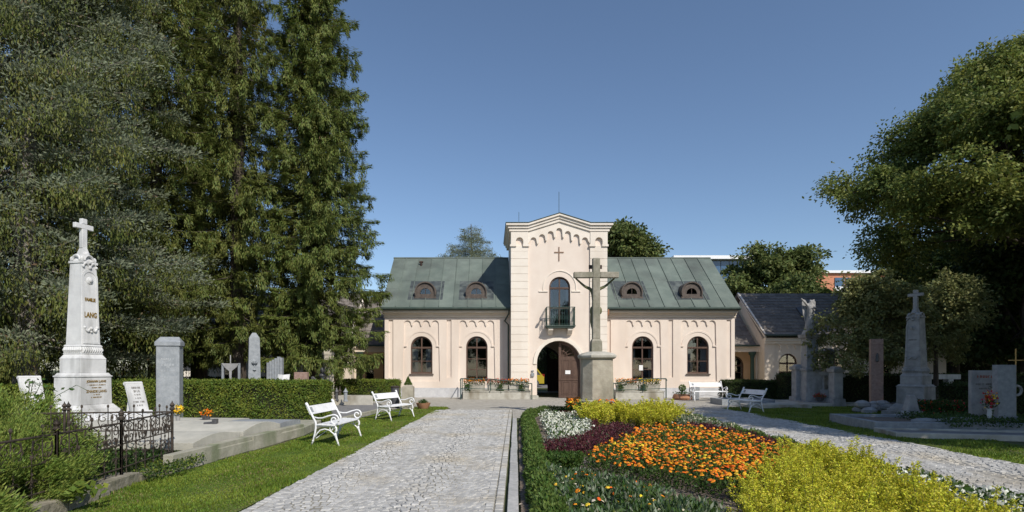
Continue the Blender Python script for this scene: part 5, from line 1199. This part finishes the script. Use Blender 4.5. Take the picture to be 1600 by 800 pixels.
def broadleaf(name, label, loc, h, c, rad, nl, nleaf, ls, mats, seed, trunk_r, lobe_r=(1.0,1.9), group=None, ypos=None, bk=bark_dark, probs=None, hollow=.45, flat=.75, zmin=None, cone=0):
    """c: crown centre height, rad: (rx,ry,rz)"""
    t = thing(name, label, 'tree', loc, 0, group); rg = np.random.default_rng(seed)
    U = unit(rg.normal(size=(nl,3))); U[:,2] = np.where(U[:,2] < -.55, -U[:,2], U[:,2]); rr = hollow+(1-hollow)*rg.random(nl)**.5
    C = U*rr[:,None]*np.array(rad)*(1+.05*rg.normal(size=(nl,1))) + [0,0,c]
    C[:,:2] *= (1-cone*np.clip(U[:,2]*rr,0,1))[:,None]
    LR = rg.uniform(*lobe_r, nl)*(1.1-.25*rr)
    per = nleaf//nl; gs = []; P, D, NN = [], [], []
    for i in range(nl):
        # each lobe made of twig clusters
        nc = 16; cu = unit(rg.normal(size=(nc,3)))*[1,1,flat]; cc = C[i] + cu*LR[i]*rg.uniform(.45,1.0,(nc,1)); cr = LR[i]*rg.uniform(.16,.34,nc)
        j = rg.integers(0, nc, per); p = cc[j]+rg.normal(size=(per,3))*cr[j][:,None]*[.75,.75,.55]
        NN.append(unit(p-C[i])*.75+rg.normal(size=(per,3))*.55+[0,-.05,.35]); P.append(p); D.append(unit(p-C[i])*.6+rg.normal(size=(per,3))*.55+[0,0,-.35])
    P = np.concatenate(P); D = np.concatenate(D); Nn = np.concatenate(NN)
    if zmin is not None: k = P[:,2] > zmin(P); P, D, Nn = P[k], D[k], Nn[k]
    n = len(P); pr = probs or [1.0]+[0]*(len(mats)-1); mi = rg.choice(len(pr), n, p=pr)
    # yellow leaves come in patches
    if len(mats) > 1 and pr[1] > 0:
        sp = P[rg.integers(0,n,max(2,nl//9))]; d = np.min(np.linalg.norm(P[:,None,:]-sp[None], axis=2), axis=1); mi = ((d < .38) & (rg.random(n) < .6)).astype(int)
    cloud('crown', [(cards(P[mi==k], D[mi==k], ls*rg.uniform(.7,1.3,(mi==k).sum()), ls*.62*rg.uniform(.7,1.2,(mi==k).sum()), rg, N=Nn[mi==k], fold=.12), k) for k in range(len(mats)) if (mi==k).any()], mats, t)
    tk = MB(); zf = c-rad[2]*.55
    tk.tube([(0,0,-.05),(0,0,.3),(.03,.02,zf*.6),(0,0,zf),(.1,0,c),(0,.1,c+rad[2]*.7)], [trunk_r*1.5,trunk_r*1.1,trunk_r,trunk_r*.9,trunk_r*.5,.04], 12)
    for i in range(0, nl, 2):
        z = zf+rg.random()*(c-zf)*.9; e = C[i]; m_ = np.array([e[0]*.45, e[1]*.45, z+(e[2]-z)*.6+.2]); r0 = trunk_r*rg.uniform(.22,.4)
        tk.tube([(0,0,z), tuple(m_), tuple(e)], [r0, r0*.6, .02], 5)
        for q in range(2): f = e+unit(rg.normal(size=(1,3)))[0]*LR[i]*.8; tk.tube([tuple(m_*.3+e*.7), tuple(f)], [r0*.35,.012], 4)
    tk.build('trunk', bk, t, smooth=True)
    return t
limes = 'lime trees along the right graves'
T1 = broadleaf('lime_tree', 'big lime tree filling the right edge with a few yellow leaves', (WX(1612,30),30,0), 20, 11.8, (9.3,6.6,7.7), 190, 300000, .19, [lime_leaf, lime_yellow], 201, .42, (1.1,2.1), limes, probs=[.99,.01], cone=.42, zmin=lambda P: np.where(P[:,0] < -5.5, 7.6, 4.2))
lime2 = broadleaf('lime_tree', 'lime tree standing outside the right edge whose shade covers the graves', (23.0,12.6,0), 15, 8.6, (5.4,4.8,5.2), 70, 62000, .24, [lime_leaf], 202, .36, (1.1,2.0), limes)
for (x, y, rz, s) in ((16.6,8.6,1.3,.88),(20.5,3.5,2.0,.9),(27,9.0,2.6,1.1),(31.0,18.0,4.0,1.1)):
    c = copy_tree(lime2, loc=(x,y,0), rz=rz, scale=s, label='lime tree of the row beyond the right edge of the cemetery')
lime2['label'] = 'lime tree of the row beyond the right edge of the cemetery'
broadleaf('bushy_tree', 'loose grey green small tree behind the reddish pillar and grey obelisk', (WX(1365,23.8),23.8,0), 5.4, 3.1, (2.3,1.8,2.3), 40, 30000, .14, [grey_leaf], 203, .10, (.6,1.0), flat=1.2, hollow=.3)
broadleaf('bushy_tree', 'loose grey green small tree between the grey obelisk and the lime tree', (WX(1462,25.5),25.5,0), 5.4, 3.3, (2.1,1.6,2.1), 30, 24000, .14, [grey_leaf], 204, .10, (.6,1.0), flat=1.2, hollow=.3)
bgT = 'trees beyond the gatehouse'
broadleaf('background_tree', 'round green tree behind the right roof beside the glass building', (WX(1205,58),58,0), 14.6, 8.6, (5.9,4,6.0), 56, 42000, .36, [walnut_leaf], 205, .3, (1.2,2.0), bgT)
broadleaf('background_tree', 'sunlit green tree rising behind the right side of the tower', (WX(966,48),48,0), 14.6, 9.8, (2.9,3.0,4.5), 40, 28000, .30, [walnut_leaf], 206, .3, (1.1,1.8), bgT)
broadleaf('background_tree', 'green tree between the round tree and the orange building', (WX(1252,50),50,0), 9, 6.4, (2.6,2.6,3.4), 26, 16000, .32, [walnut_leaf], 207, .2, (1.0,1.6), bgT)
broadleaf('background_tree', 'green tree across the street seen through the gate', (6.5,60,0), 9, 5.5, (5,3,4.5), 26, 12000, .34, [walnut_leaf], 208, .2, (1.1,1.8), bgT)
thk = broadleaf('background_tree', 'dark tree of the thicket closing the far side of the cemetery', (-38,52,0), 12, 6.0, (6,3.5,5.6), 36, 17000, .42, [hedge_dark], 209, .3, (1.4,2.3), 'thicket trees round the cemetery')
for i, (x, y, s) in enumerate(((-28,60,1.0),(-48,44,1.1),(34,44,1.0),(44,38,1.1),(29,50,.8),(46,26,1.0),(23.5,39.5,.5),(-19,62,.8),(38,46,1.0),(35,41,1.0),(30.5,31,.75),(36,35,.9),(-20,-26,1),(-8,-30,1.1),(4,-28,1),(15,-32,1.1),(27,-27,1),(40,-20,1))):  # the row behind the camera is added to darken the window reflections
    copy_tree(thk, loc=(x,y,0), rz=i*1.1, scale=s, label=['dark tree of the far left thicket behind the street fence', 'dark tree behind the annex at the far right of the cemetery', 'unseen dark tree added behind the camera to darken window reflections'][0 if x < 0 and y > 0 else (1 if y > 0 else 2)])
thk['label'] = 'dark tree of the far left thicket behind the street fence'

# ---------------------------------------------------------------- hedges and shrubs
def hedge(label, poly, h, mat, n, seed, ls=.05, loc0=0.0, name='hedge', core=True, grp=None, tuft=.03, mat2=None):
    t = thing(name, label, 'hedge', (poly[0][0], poly[0][1], loc0), 0, grp); rg = np.random.default_rng(seed); pl = [(p[0]-poly[0][0], p[1]-poly[0][1]) for p in poly]
    per = []; tot = 0
    ar = sum(pl[i-1][0]*pl[i][1]-pl[i][0]*pl[i-1][1] for i in range(len(pl)))
    for i in range(len(pl)):
        a = np.array(pl[i-1]); e = np.array(pl[i]); L = np.linalg.norm(e-a); nn = np.array([(e-a)[1], -(e-a)[0]])/L*(1 if ar > 0 else -1); per.append((a,e,L,nn)); tot += L
    topA = abs(ar)/2; sideA = tot*h; nt_ = int(n*topA/(topA+sideA)); P = []; N = []
    q = scatter(pl, max(nt_,4), rg); P.append(np.c_[q, np.full(len(q), h)+rg.normal(0,tuft,len(q))+.025*np.sin(q[:,0]*2.1)*np.cos(q[:,1]*1.7)]); N.append(np.tile([0,0,1.], (len(q),1)))
    for a, e, L, nn in per:
        k = int((n-nt_)*L/tot); u = rg.random(k); z = rg.random(k)*h; off = rg.normal(0,tuft,k)+.03*np.sin((a[0]+u*L)*3+z*4)
        P.append(np.c_[a[0]+(e-a)[0]*u+nn[0]*off, a[1]+(e-a)[1]*u+nn[1]*off, z]); N.append(np.tile([nn[0],nn[1],0.], (k,1)))
    P = np.concatenate(P); N = np.concatenate(N); m = len(P)
    D = np.cross(N+rg.normal(size=(m,3))*.5, rg.normal(size=(m,3)))+[0,0,.25]+N*.5
    c = MB(); ins = .05; cen = np.mean(np.array(pl), axis=0)
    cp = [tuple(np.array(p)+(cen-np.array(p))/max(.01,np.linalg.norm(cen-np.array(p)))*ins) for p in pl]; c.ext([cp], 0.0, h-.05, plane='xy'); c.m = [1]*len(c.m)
    mi = (rg.random(m) < .12).astype(int)*2 if mat2 else np.zeros(m, int)
    gs = [(cards(P[mi==k], D[mi==k], ls*rg.uniform(.7,1.4,(mi==k).sum()), ls*.6*rg.uniform(.8,1.2,(mi==k).sum()), rg, N=(N+rg.normal(size=(m,3))*.45)[mi==k], fold=.1), k) for k in (0,2) if (mi==k).any()]
    cloud('foliage', gs, [mat, hedge_core]+([mat2] if mat2 else []), t, extra=c)
    return t
hedge('long clipped bright green hedge behind the first bench and the left graves', [(-4.78,15.35),(-4.78,16.35),(-11,16.6),(-11,15.7)], 1.25, hedge_leaf, 60000, 301, .055, mat2=box_leaf)
hedge('dark hedge across the street, seen through the gate', [(-12,58),(24,58),(24,59),(-12,59)], 4.0, hedge_dark, 16000, 309, .2)
hedge('tall dark hedge closing the cemetery beyond the right annex', [(30,44),(70,40),(70,41.5),(30,45.5)], 3.2, hedge_dark, 20000, 308, .16)
hedge('clipped green hedge running left behind the white obelisk', [(-11.05,15.7),(-11.05,16.6),(-19,17.2),(-19,16.3)], 1.1, hedge_leaf, 26000, 302, .06)
hedge('small clipped green hedge against the left end of the gatehouse', [(-4.75,27.6),(-4.75,28.7),(-7.9,28.7),(-7.9,27.6)], 1.03, hedge_leaf, 16000, 303, .06)
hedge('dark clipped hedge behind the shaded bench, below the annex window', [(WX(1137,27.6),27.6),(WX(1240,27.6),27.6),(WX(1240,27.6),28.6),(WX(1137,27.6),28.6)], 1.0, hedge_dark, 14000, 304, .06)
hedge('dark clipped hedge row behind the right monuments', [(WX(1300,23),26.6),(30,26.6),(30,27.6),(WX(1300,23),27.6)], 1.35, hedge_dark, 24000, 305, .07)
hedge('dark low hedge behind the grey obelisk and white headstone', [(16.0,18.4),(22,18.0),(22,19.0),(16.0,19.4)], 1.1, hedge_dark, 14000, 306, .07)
hedge('dark clipped hedge across the left graves behind the steel chalice monument', [(-8.6,27.4),(-8.6,28.4),(-34,31),(-34,29.9)], 1.15, hedge_dark, 26000, 307, .08)

def juniper(label, loc, rx, ry, h, n, seed, mat, name='juniper_shrub', rz=0, up=.6, cat='shrub', w=.022, L=(.10,.22), nb=110):
    t = thing(name, label, cat, loc, rz); rg = np.random.default_rng(seed)
    B = unit(rg.normal(size=(nb,3)))*[rx,ry,h]*rg.uniform(.5,1,(nb,1)); B[:,2] = np.abs(B[:,2])*.92+.04
    st = MB()
    for b_ in B: st.tube([(b_[0]*.1,b_[1]*.1,0), tuple(b_*[.6,.6,.45]), tuple(b_)], [.018,.012,.005], 4)
    j = rg.integers(0, nb, n); k = rg.random(n)**.5; P = B[j]*(.45+.6*k[:,None])*1.0 + rg.normal(size=(n,3))*.06
    P[:,2] = np.maximum(P[:,2], .02); D = unit(B[j])+rg.normal(size=(n,3))*.45+[.25,0,up]
    cloud('foliage', [(cards(P, D, rg.uniform(*L,n), w*rg.uniform(.7,1.4,n), rg, N=unit(B[j])+rg.normal(size=(n,3))*.5+[0,0,.3]),0)], [mat], t)
    st.build('stems', bark_dark, t); return t
juniper('spreading feathery light green juniper growing over the iron fence, lower left corner', (-5.75,6.2,.1), 1.1, 1.3, 1.12, 170000, 401, juniper_leaf, w=.011, L=(.022,.06), nb=150)
juniper('feathery light green juniper in front of the left scroll tablet', (-8.0,8.8,.1), 1.5, 1.25, 1.2, 120000, 402, juniper_leaf, w=.015, L=(.03,.075), nb=140)
juniper('low juniper tuft poking through the nearest fence panel', (-5.1,5.1,.1), .5, .7, .45, 18000, 403, juniper_leaf, w=.014, L=(.03,.08))
def ground_plants(label, poly, h, n, ls, mats, seed, name, cat, probs=None, z0=.05, up=.5, wr=.6, kind='stuff', clump=0, dens=None):
    rg = np.random.default_rng(seed); q = scatter(poly, n, rg, dens); z = z0+rg.random(n)**.7*h
    if clump:
        cc = scatter(poly, clump, rg); j = rg.integers(0, clump, n); q = cc[j]+rg.normal(0,.07,(n,2)); z = z0 + rg.random(n)**.8*h*rg.uniform(.75,1.15,clump)[j]
    P = np.c_[q, z]; D = rg.normal(size=(n,3))*.7+[0,0,up]; mi = rg.choice(len(mats), n, p=probs) if probs else np.zeros(n, int)
    o = cloud(name, [(cards(P[mi==k], D[mi==k], ls*rg.uniform(.6,1.4,(mi==k).sum()), ls*wr*rg.uniform(.7,1.3,(mi==k).sum()), rg, fold=.1), k) for k in range(len(mats)) if (mi==k).any()], mats)
    return tag(o, label, cat, kind=kind)
ground_plants('dark ivy and weeds creeping inside the iron fence', [(-5.05,4.2),(-5.25,8.7),(-5.5,9.2),(-6.9,8.8),(-6.6,4.2)], .28, 11000, .055, [ivy_leaf, herb_leaf], 411, 'ivy', 'ground cover', [.7,.3])
ground_plants('low tangled green weeds over the end of the kerb by the fence', [(-4.78,7.6),(-4.62,8.2),(-4.85,9.3),(-5.5,9.5),(-5.3,8.0)], .16, 2200, .04, [ivy_leaf, hedge_leaf], 412, 'weeds', 'ground cover', [.6,.4])
ground_plants('dark ground plants on the right grave bed', [(11.6,13.6),(15.2,13.4),(15.2,15.8),(12.0,16.2)], .22, 6000, .06, [ivy_leaf, herb_leaf], 413, 'ground_cover', 'ground cover', [.6,.4], z0=.15)
ground_plants('dim red leaved begonias in the shade beside the grey obelisk', [(WX(1462,17),17),(WX(1516,17),17),(WX(1516,17),18),(WX(1462,17),18)], .5, 2600, .08, [ivy_leaf, red_petal], 414, 'shade_flowers', 'flowers', [.9,.1], z0=.1)
ground_plants('dark undergrowth under the left spruces', [(-30,18.5),(-9,19.5),(-9,27),(-30,29)], .35, 16000, .11, [ivy_leaf, hedge_dark], 415, 'undergrowth', 'undergrowth', [.6,.4], z0=.0)
t = thing('weed_plant', 'yellow green leafy weed at the foot of the second fence post', 'plant', (WX(131,6.2),6.2,.15)); rg = np.random.default_rng(5); n = 60; cloud('leaves', [(cards(rg.normal(size=(n,3))*[.1,.1,.05]+[0,0,.12], rg.normal(size=(n,3))+[0,0,.3], .1, .07, rg),0)], [hedge_leaf], t)
t = thing('climbing_rose', 'thin leafy shoots reaching up in front of the white obelisk', 'plant', (WX(30,10.2),10.4,.15)); rg = np.random.default_rng(6); st = MB(); LP = []
for k in range(7):
    e = Vector((rg.uniform(-.2,.85), rg.uniform(-.4,.3), rg.uniform(.7,1.35))); m_ = Vector((e.x*.4,e.y*.4,e.z*.75)); st.tube([(0,0,0), m_, e, e+Vector((.2,0,-.1))], .006, 4)
    for q in range(9): LP.append(m_.lerp(e, rg.random())+Vector(rg.normal(0,.05,3)))
LP = np.array([tuple(v) for v in LP]); st.build('stems', herb_leaf, t); cloud('leaves', [(cards(LP, rg.normal(size=(len(LP),3)), .085, .05, rg),0)], [herb_leaf], t)

# ---------------------------------------------------------------- flower bed
def strip(pts, w):
    L = []; Rr = []
    for i, p in enumerate(pts):
        a = pts[max(i-1,0)]; e = pts[min(i+1,len(pts)-1)]; dx, dy = e[0]-a[0], e[1]-a[1]; l = math.hypot(dx,dy); nx, ny = -dy/l, dx/l
        L.append((p[0]+nx*w/2, p[1]+ny*w/2)); Rr.append((p[0]-nx*w/2, p[1]-ny*w/2))
    return L+Rr[::-1]
arcin = [(-.14+.047*19.2+.5+2.36-2.36*math.cos(a), 17.4+2.7*math.sin(a)) for a in [i*pi/12 for i in range(13)]]
edge_line = [pu(.50,4.0), pu(.48,8), pu(.5,13), pu(.5,17.4)] + arcin[1:-1] + [pu(5.25,17.0), pu(5.22,13), pu(5.2,9.5), pu(5.2,4.5)]
rg = np.random.default_rng(60)
def edging(label, line, w, h, n, seed):
    pts = []
    for a, e in zip(line[:-1], line[1:]):
        L = math.hypot(e[0]-a[0], e[1]-a[1]); k = max(1,int(L/.2)); pts += [(a[0]+(e[0]-a[0])*i/k, a[1]+(e[1]-a[1])*i/k) for i in range(k)]
    pts.append(line[-1]); P0 = np.array(pts); rg = np.random.default_rng(seed); wgt = 1/np.clip(P0[:,1],5,20)**.8; j = rg.choice(len(P0)-1, n, p=wgt[:-1]/wgt[:-1].sum()); q = P0[j]+(P0[j+1]-P0[j])*rg.random((n,1))
    a = rg.random(n)*pi; r = rg.uniform(.72,1.08,n)*(1+.14*np.sin(P0[j,1]*5)); d = P0[j+1]-P0[j]; d = d/np.linalg.norm(d,axis=1,keepdims=True); nv = np.c_[-d[:,1], d[:,0]]
    off = np.cos(a)*w/2*r; z = .04+np.sin(a)*h*r; P = np.c_[q+nv*off[:,None], z]; N = np.c_[nv*np.cos(a)[:,None], np.sin(a)]
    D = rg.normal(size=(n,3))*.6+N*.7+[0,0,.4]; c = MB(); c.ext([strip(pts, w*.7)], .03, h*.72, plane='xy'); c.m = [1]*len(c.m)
    t = thing('box_edging', label, 'hedge', (0,0,0)); cloud('foliage', [(cards(P, D, rg.uniform(.035,.07,n), rg.uniform(.018,.03,n), rg, fold=.1),0)], [box_leaf, hedge_core], t, extra=c)
edging('low box hedge edging the left side and rounded far end of the flower bed', edge_line[:4]+arcin[1:9], .34, .24, 44000, 61)
edging('low box hedge edging the right side of the flower bed', arcin[8:-1]+edge_line[-4:], .32, .26, 26000, 62)

def tri_flowers(poly, n, r, z0, z1, rg, dens=None):
    """small domed blooms, 6-sided two-ring heads, as quads"""
    q = scatter(poly, n, rg, dens); V = []
    zz = rg.uniform(z0, z1, n); rad = r*rg.uniform(.75,1.2,n); tl = rg.normal(0,.25,(n,2))
    for i in range(n):
        c = np.array([q[i,0], q[i,1], zz[i]]); a0 = rg.random()*2
        def pt(rr, k, dz): a = a0+k*pi/3; x, y = rr*math.cos(a), rr*math.sin(a); return c+[x, y, dz+x*tl[i,0]+y*tl[i,1]]
        R_ = rad[i]
        for k in range(6):
            V += [pt(R_*.95,k,0), pt(R_*.95,k+1,0), pt(R_*.62,k+1,R_*.42), pt(R_*.62,k,R_*.42)]
        V += [pt(R_*.62,0,R_*.42), pt(R_*.62,1,R_*.42), pt(R_*.62,2,R_*.42), pt(R_*.62,3,R_*.5)]; V += [pt(R_*.62,3,R_*.5), pt(R_*.62,4,R_*.42), pt(R_*.62,5,R_*.42), pt(R_*.62,6,R_*.42)]
        V += [pt(R_*.95,k2,0) for k2 in (3,2,1,0)]; V += [pt(R_*.95,k2,0) for k2 in (6,5,4,3)]
    return np.array(V)
near = lambda q: np.clip(7/q[:,1],0,1)*np.where(np.sin(q[:,0]*5.3+np.sin(q[:,1]*3.1)*1.3)*np.sin(q[:,1]*4.1+q[:,0]*1.7) > -.3, 1.0, .55)
mar = [(1.4,8.35),(2.0,9.7),(2.65,10.8),(3.45,12.5),(4.6,12.7),(5.15,11.3),(4.9,8.9),(4.2,7.9),(3.2,6.2),(2.6,6.7),(1.95,7.7)]
n = 24000; q = scatter(mar, n, rg); lf = cards(np.c_[q, .05+rg.random(n)**.8*(.27+.05*np.sin(q[:,0]*4)*np.sin(q[:,1]*3))], rg.normal(size=(n,3))*.7+[0,0,.6], rg.uniform(.04,.08,n), rg.uniform(.015,.028,n), rg)
tag(cloud('marigolds', [(lf,0),(tri_flowers(mar, 1150, .031, .25, .40, rg, near),1),(tri_flowers(mar, 330, .019, .2, .37, rg, near),1),(tri_flowers(mar, 300, .027, .24, .38, rg, lambda q: near(q)*(np.sin(q[:,0]*2.2+q[:,1]*.9) > .0)),2)], [herb_leaf, orange_petal, yellow_petal]), 'broad patch of orange marigolds in the middle of the flower bed', 'flowers', kind='stuff')
mb = [(WX(880,18.4),17.6),(WX(925,18.4),17.2),(WX(960,18),16.9),(WX(960,18),17.5),(WX(925,19),19.4),(WX(890,19),19.8)]
n = 6500; q = scatter(mb, n, rg); lf = cards(np.c_[q, .05+rg.random(n)*.5], rg.normal(size=(n,3))*.7+[0,0,.6], .09, .04, rg)
tag(cloud('rudbeckias', [(lf,0),(tri_flowers(mb, 260, .05, .42, .66, rg),1),(tri_flowers(mb, 90, .045, .4, .62, rg),2)], [herb_leaf, orange_petal, yellow_petal]), 'small clump of rusty orange flowers at the foot of the stone crucifix', 'flowers', kind='stuff')
wf = [(1.25,10.9),(1.72,17.6),(2.75,17.0),(2.55,13.2),(1.75,11.3)]
ground_plants('drift of white begonias near the left edging of the flower bed', wf, .25, 17000, .055, [white_petal, herb_leaf], 62, 'white_begonias', 'flowers', [.62,.38], wr=.8, clump=150)
m1 = [(.95,10.0),(1.3,10.85),(1.9,11.4),(2.6,13.4),(3.4,14.0),(3.35,12.5),(2.6,11.0),(1.95,10.0),(1.5,9.6),(1.05,9.6)]
ground_plants('drift of dark maroon foliage plants beside the white begonias', m1, .22, 21000, .045, [maroon_leaf, bluegreen_leaf], 63, 'maroon_alternanthera', 'foliage plants', [.93,.07], clump=260)
m1b = [(2.2,17.3),(2.9,17.2),(3.0,15),(2.65,13.6)]
ground_plants('narrow dark maroon strip between the white begonias and golden shrubs', m1b, .25, 4000, .05, [maroon_leaf], 64, 'maroon_alternanthera', 'foliage plants')
m2 = [(4.75,13.9),(5.3,13.6),(5.55,11.4),(5.35,9.3),(5.0,9.3),(5.2,11.4)]
ground_plants('dark maroon band of plants along the right side of the flower bed', m2, .25, 9000, .05, [maroon_leaf, maroon_leaf], 65, 'maroon_alternanthera', 'foliage plants', clump=130)
g3 = [(.95,9.2),(1.55,9.15),(1.35,8.6),(.95,8.6)]
ground_plants('low green leafy tuft between the maroon drift and the bark mulch', g3, .18, 4500, .06, [herb_leaf], 66, 'green_foliage', 'foliage plants')
f1 = [(.78,7.6),(1.15,7.5),(1.6,6.75),(2.25,5.4),(2.1,4.0),(.75,4.0)]
o = ground_plants('mixed silvery and blue green bedding plants at the near end of the flower bed', f1, .24, 21000, .075, [bluegreen_leaf, silver_leaf, herb_leaf], 67, 'silver_foliage', 'foliage plants', [.46,.16,.38], wr=.32, up=1.0, clump=210)
rg = np.random.default_rng(68)
tag(cloud('bedding_blooms', [(tri_flowers(f1, 46, .03, .25, .33, rg),0),(tri_flowers(f1, 28, .026, .22, .32, rg),1),(tri_flowers(f1, 70, .022, .22, .3, rg),2)], [orange_petal, yellow_petal, cream_petal]), 'scattered small orange and yellow blooms among the silvery foliage', 'flowers', kind='stuff')
s2 = [(5.0,14.2),(5.55,12.2),(5.6,13),(5.85,16.6),(5.2,16.9)]
ground_plants('pale silvery flower patch on the right side behind the maroon band', s2, .3, 8000, .06, [silver_leaf, cream_petal, herb_leaf], 69, 'cream_flowers', 'flowers', [.42,.2,.38], clump=120)
wb = [(4.75,4.6),(5.3,4.6),(5.2,6.9),(4.85,6.6)]
ground_plants('white flowering plants at the lower right end of the flower bed', wb, .34, 6000, .05, [white_petal, herb_leaf], 70, 'white_flowers', 'flowers', [.45,.55], clump=70, wr=.8)

def golden(label, x, y, r, h, seed, group, n_sp=34, ls=.042):
    t = thing('golden_shrub', label, 'shrub', (x,y,.04), 0, group); rg = np.random.default_rng(seed); P, D, st, dk_ = [], [], MB(), []
    for k in range(n_sp):
        a = rg.random()*2*pi; rr = r*math.sqrt(rg.random()); lean = rg.uniform(.1,.75); bx, by = rr*.45*math.cos(a), rr*.45*math.sin(a)
        L = h*rg.uniform(.7,1.12)*(1-.25*rr/r)*(1.3 if k % 9 == 0 else 1); dx, dy = math.cos(a)*lean*rr*1.1, math.sin(a)*lean*rr*1.1
        m = int(95*L/.6*(.046/ls)**1.6); s = rg.random(m)**.75; sd = .008+.03*(1-s)**1.5*(s > .1)+.012*np.abs(np.sin(s*23)); px_ = bx+dx*s**1.3+rg.normal(0,1,m)*sd; py_ = by+dy*s**1.3+rg.normal(0,1,m)*sd
        st.tube([(bx,by,0),(bx+dx*.4,by+dy*.4,L*.5),(bx+dx,by+dy,L)], [.006,.004,.002], 4)
        # side twigs
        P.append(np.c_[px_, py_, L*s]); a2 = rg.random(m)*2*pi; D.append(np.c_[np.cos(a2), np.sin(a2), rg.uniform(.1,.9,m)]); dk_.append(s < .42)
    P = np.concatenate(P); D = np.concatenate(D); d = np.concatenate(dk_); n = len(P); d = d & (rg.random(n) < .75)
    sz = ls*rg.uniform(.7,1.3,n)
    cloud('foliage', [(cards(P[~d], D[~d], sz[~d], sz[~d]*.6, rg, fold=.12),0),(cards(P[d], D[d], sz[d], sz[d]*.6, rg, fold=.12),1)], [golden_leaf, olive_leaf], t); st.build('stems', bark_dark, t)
    return t
rg_ = random.Random(12)
GA = 'golden privet shrubs before the stone crucifix'; GB = 'golden privet shrubs in the near right of the flower bed'
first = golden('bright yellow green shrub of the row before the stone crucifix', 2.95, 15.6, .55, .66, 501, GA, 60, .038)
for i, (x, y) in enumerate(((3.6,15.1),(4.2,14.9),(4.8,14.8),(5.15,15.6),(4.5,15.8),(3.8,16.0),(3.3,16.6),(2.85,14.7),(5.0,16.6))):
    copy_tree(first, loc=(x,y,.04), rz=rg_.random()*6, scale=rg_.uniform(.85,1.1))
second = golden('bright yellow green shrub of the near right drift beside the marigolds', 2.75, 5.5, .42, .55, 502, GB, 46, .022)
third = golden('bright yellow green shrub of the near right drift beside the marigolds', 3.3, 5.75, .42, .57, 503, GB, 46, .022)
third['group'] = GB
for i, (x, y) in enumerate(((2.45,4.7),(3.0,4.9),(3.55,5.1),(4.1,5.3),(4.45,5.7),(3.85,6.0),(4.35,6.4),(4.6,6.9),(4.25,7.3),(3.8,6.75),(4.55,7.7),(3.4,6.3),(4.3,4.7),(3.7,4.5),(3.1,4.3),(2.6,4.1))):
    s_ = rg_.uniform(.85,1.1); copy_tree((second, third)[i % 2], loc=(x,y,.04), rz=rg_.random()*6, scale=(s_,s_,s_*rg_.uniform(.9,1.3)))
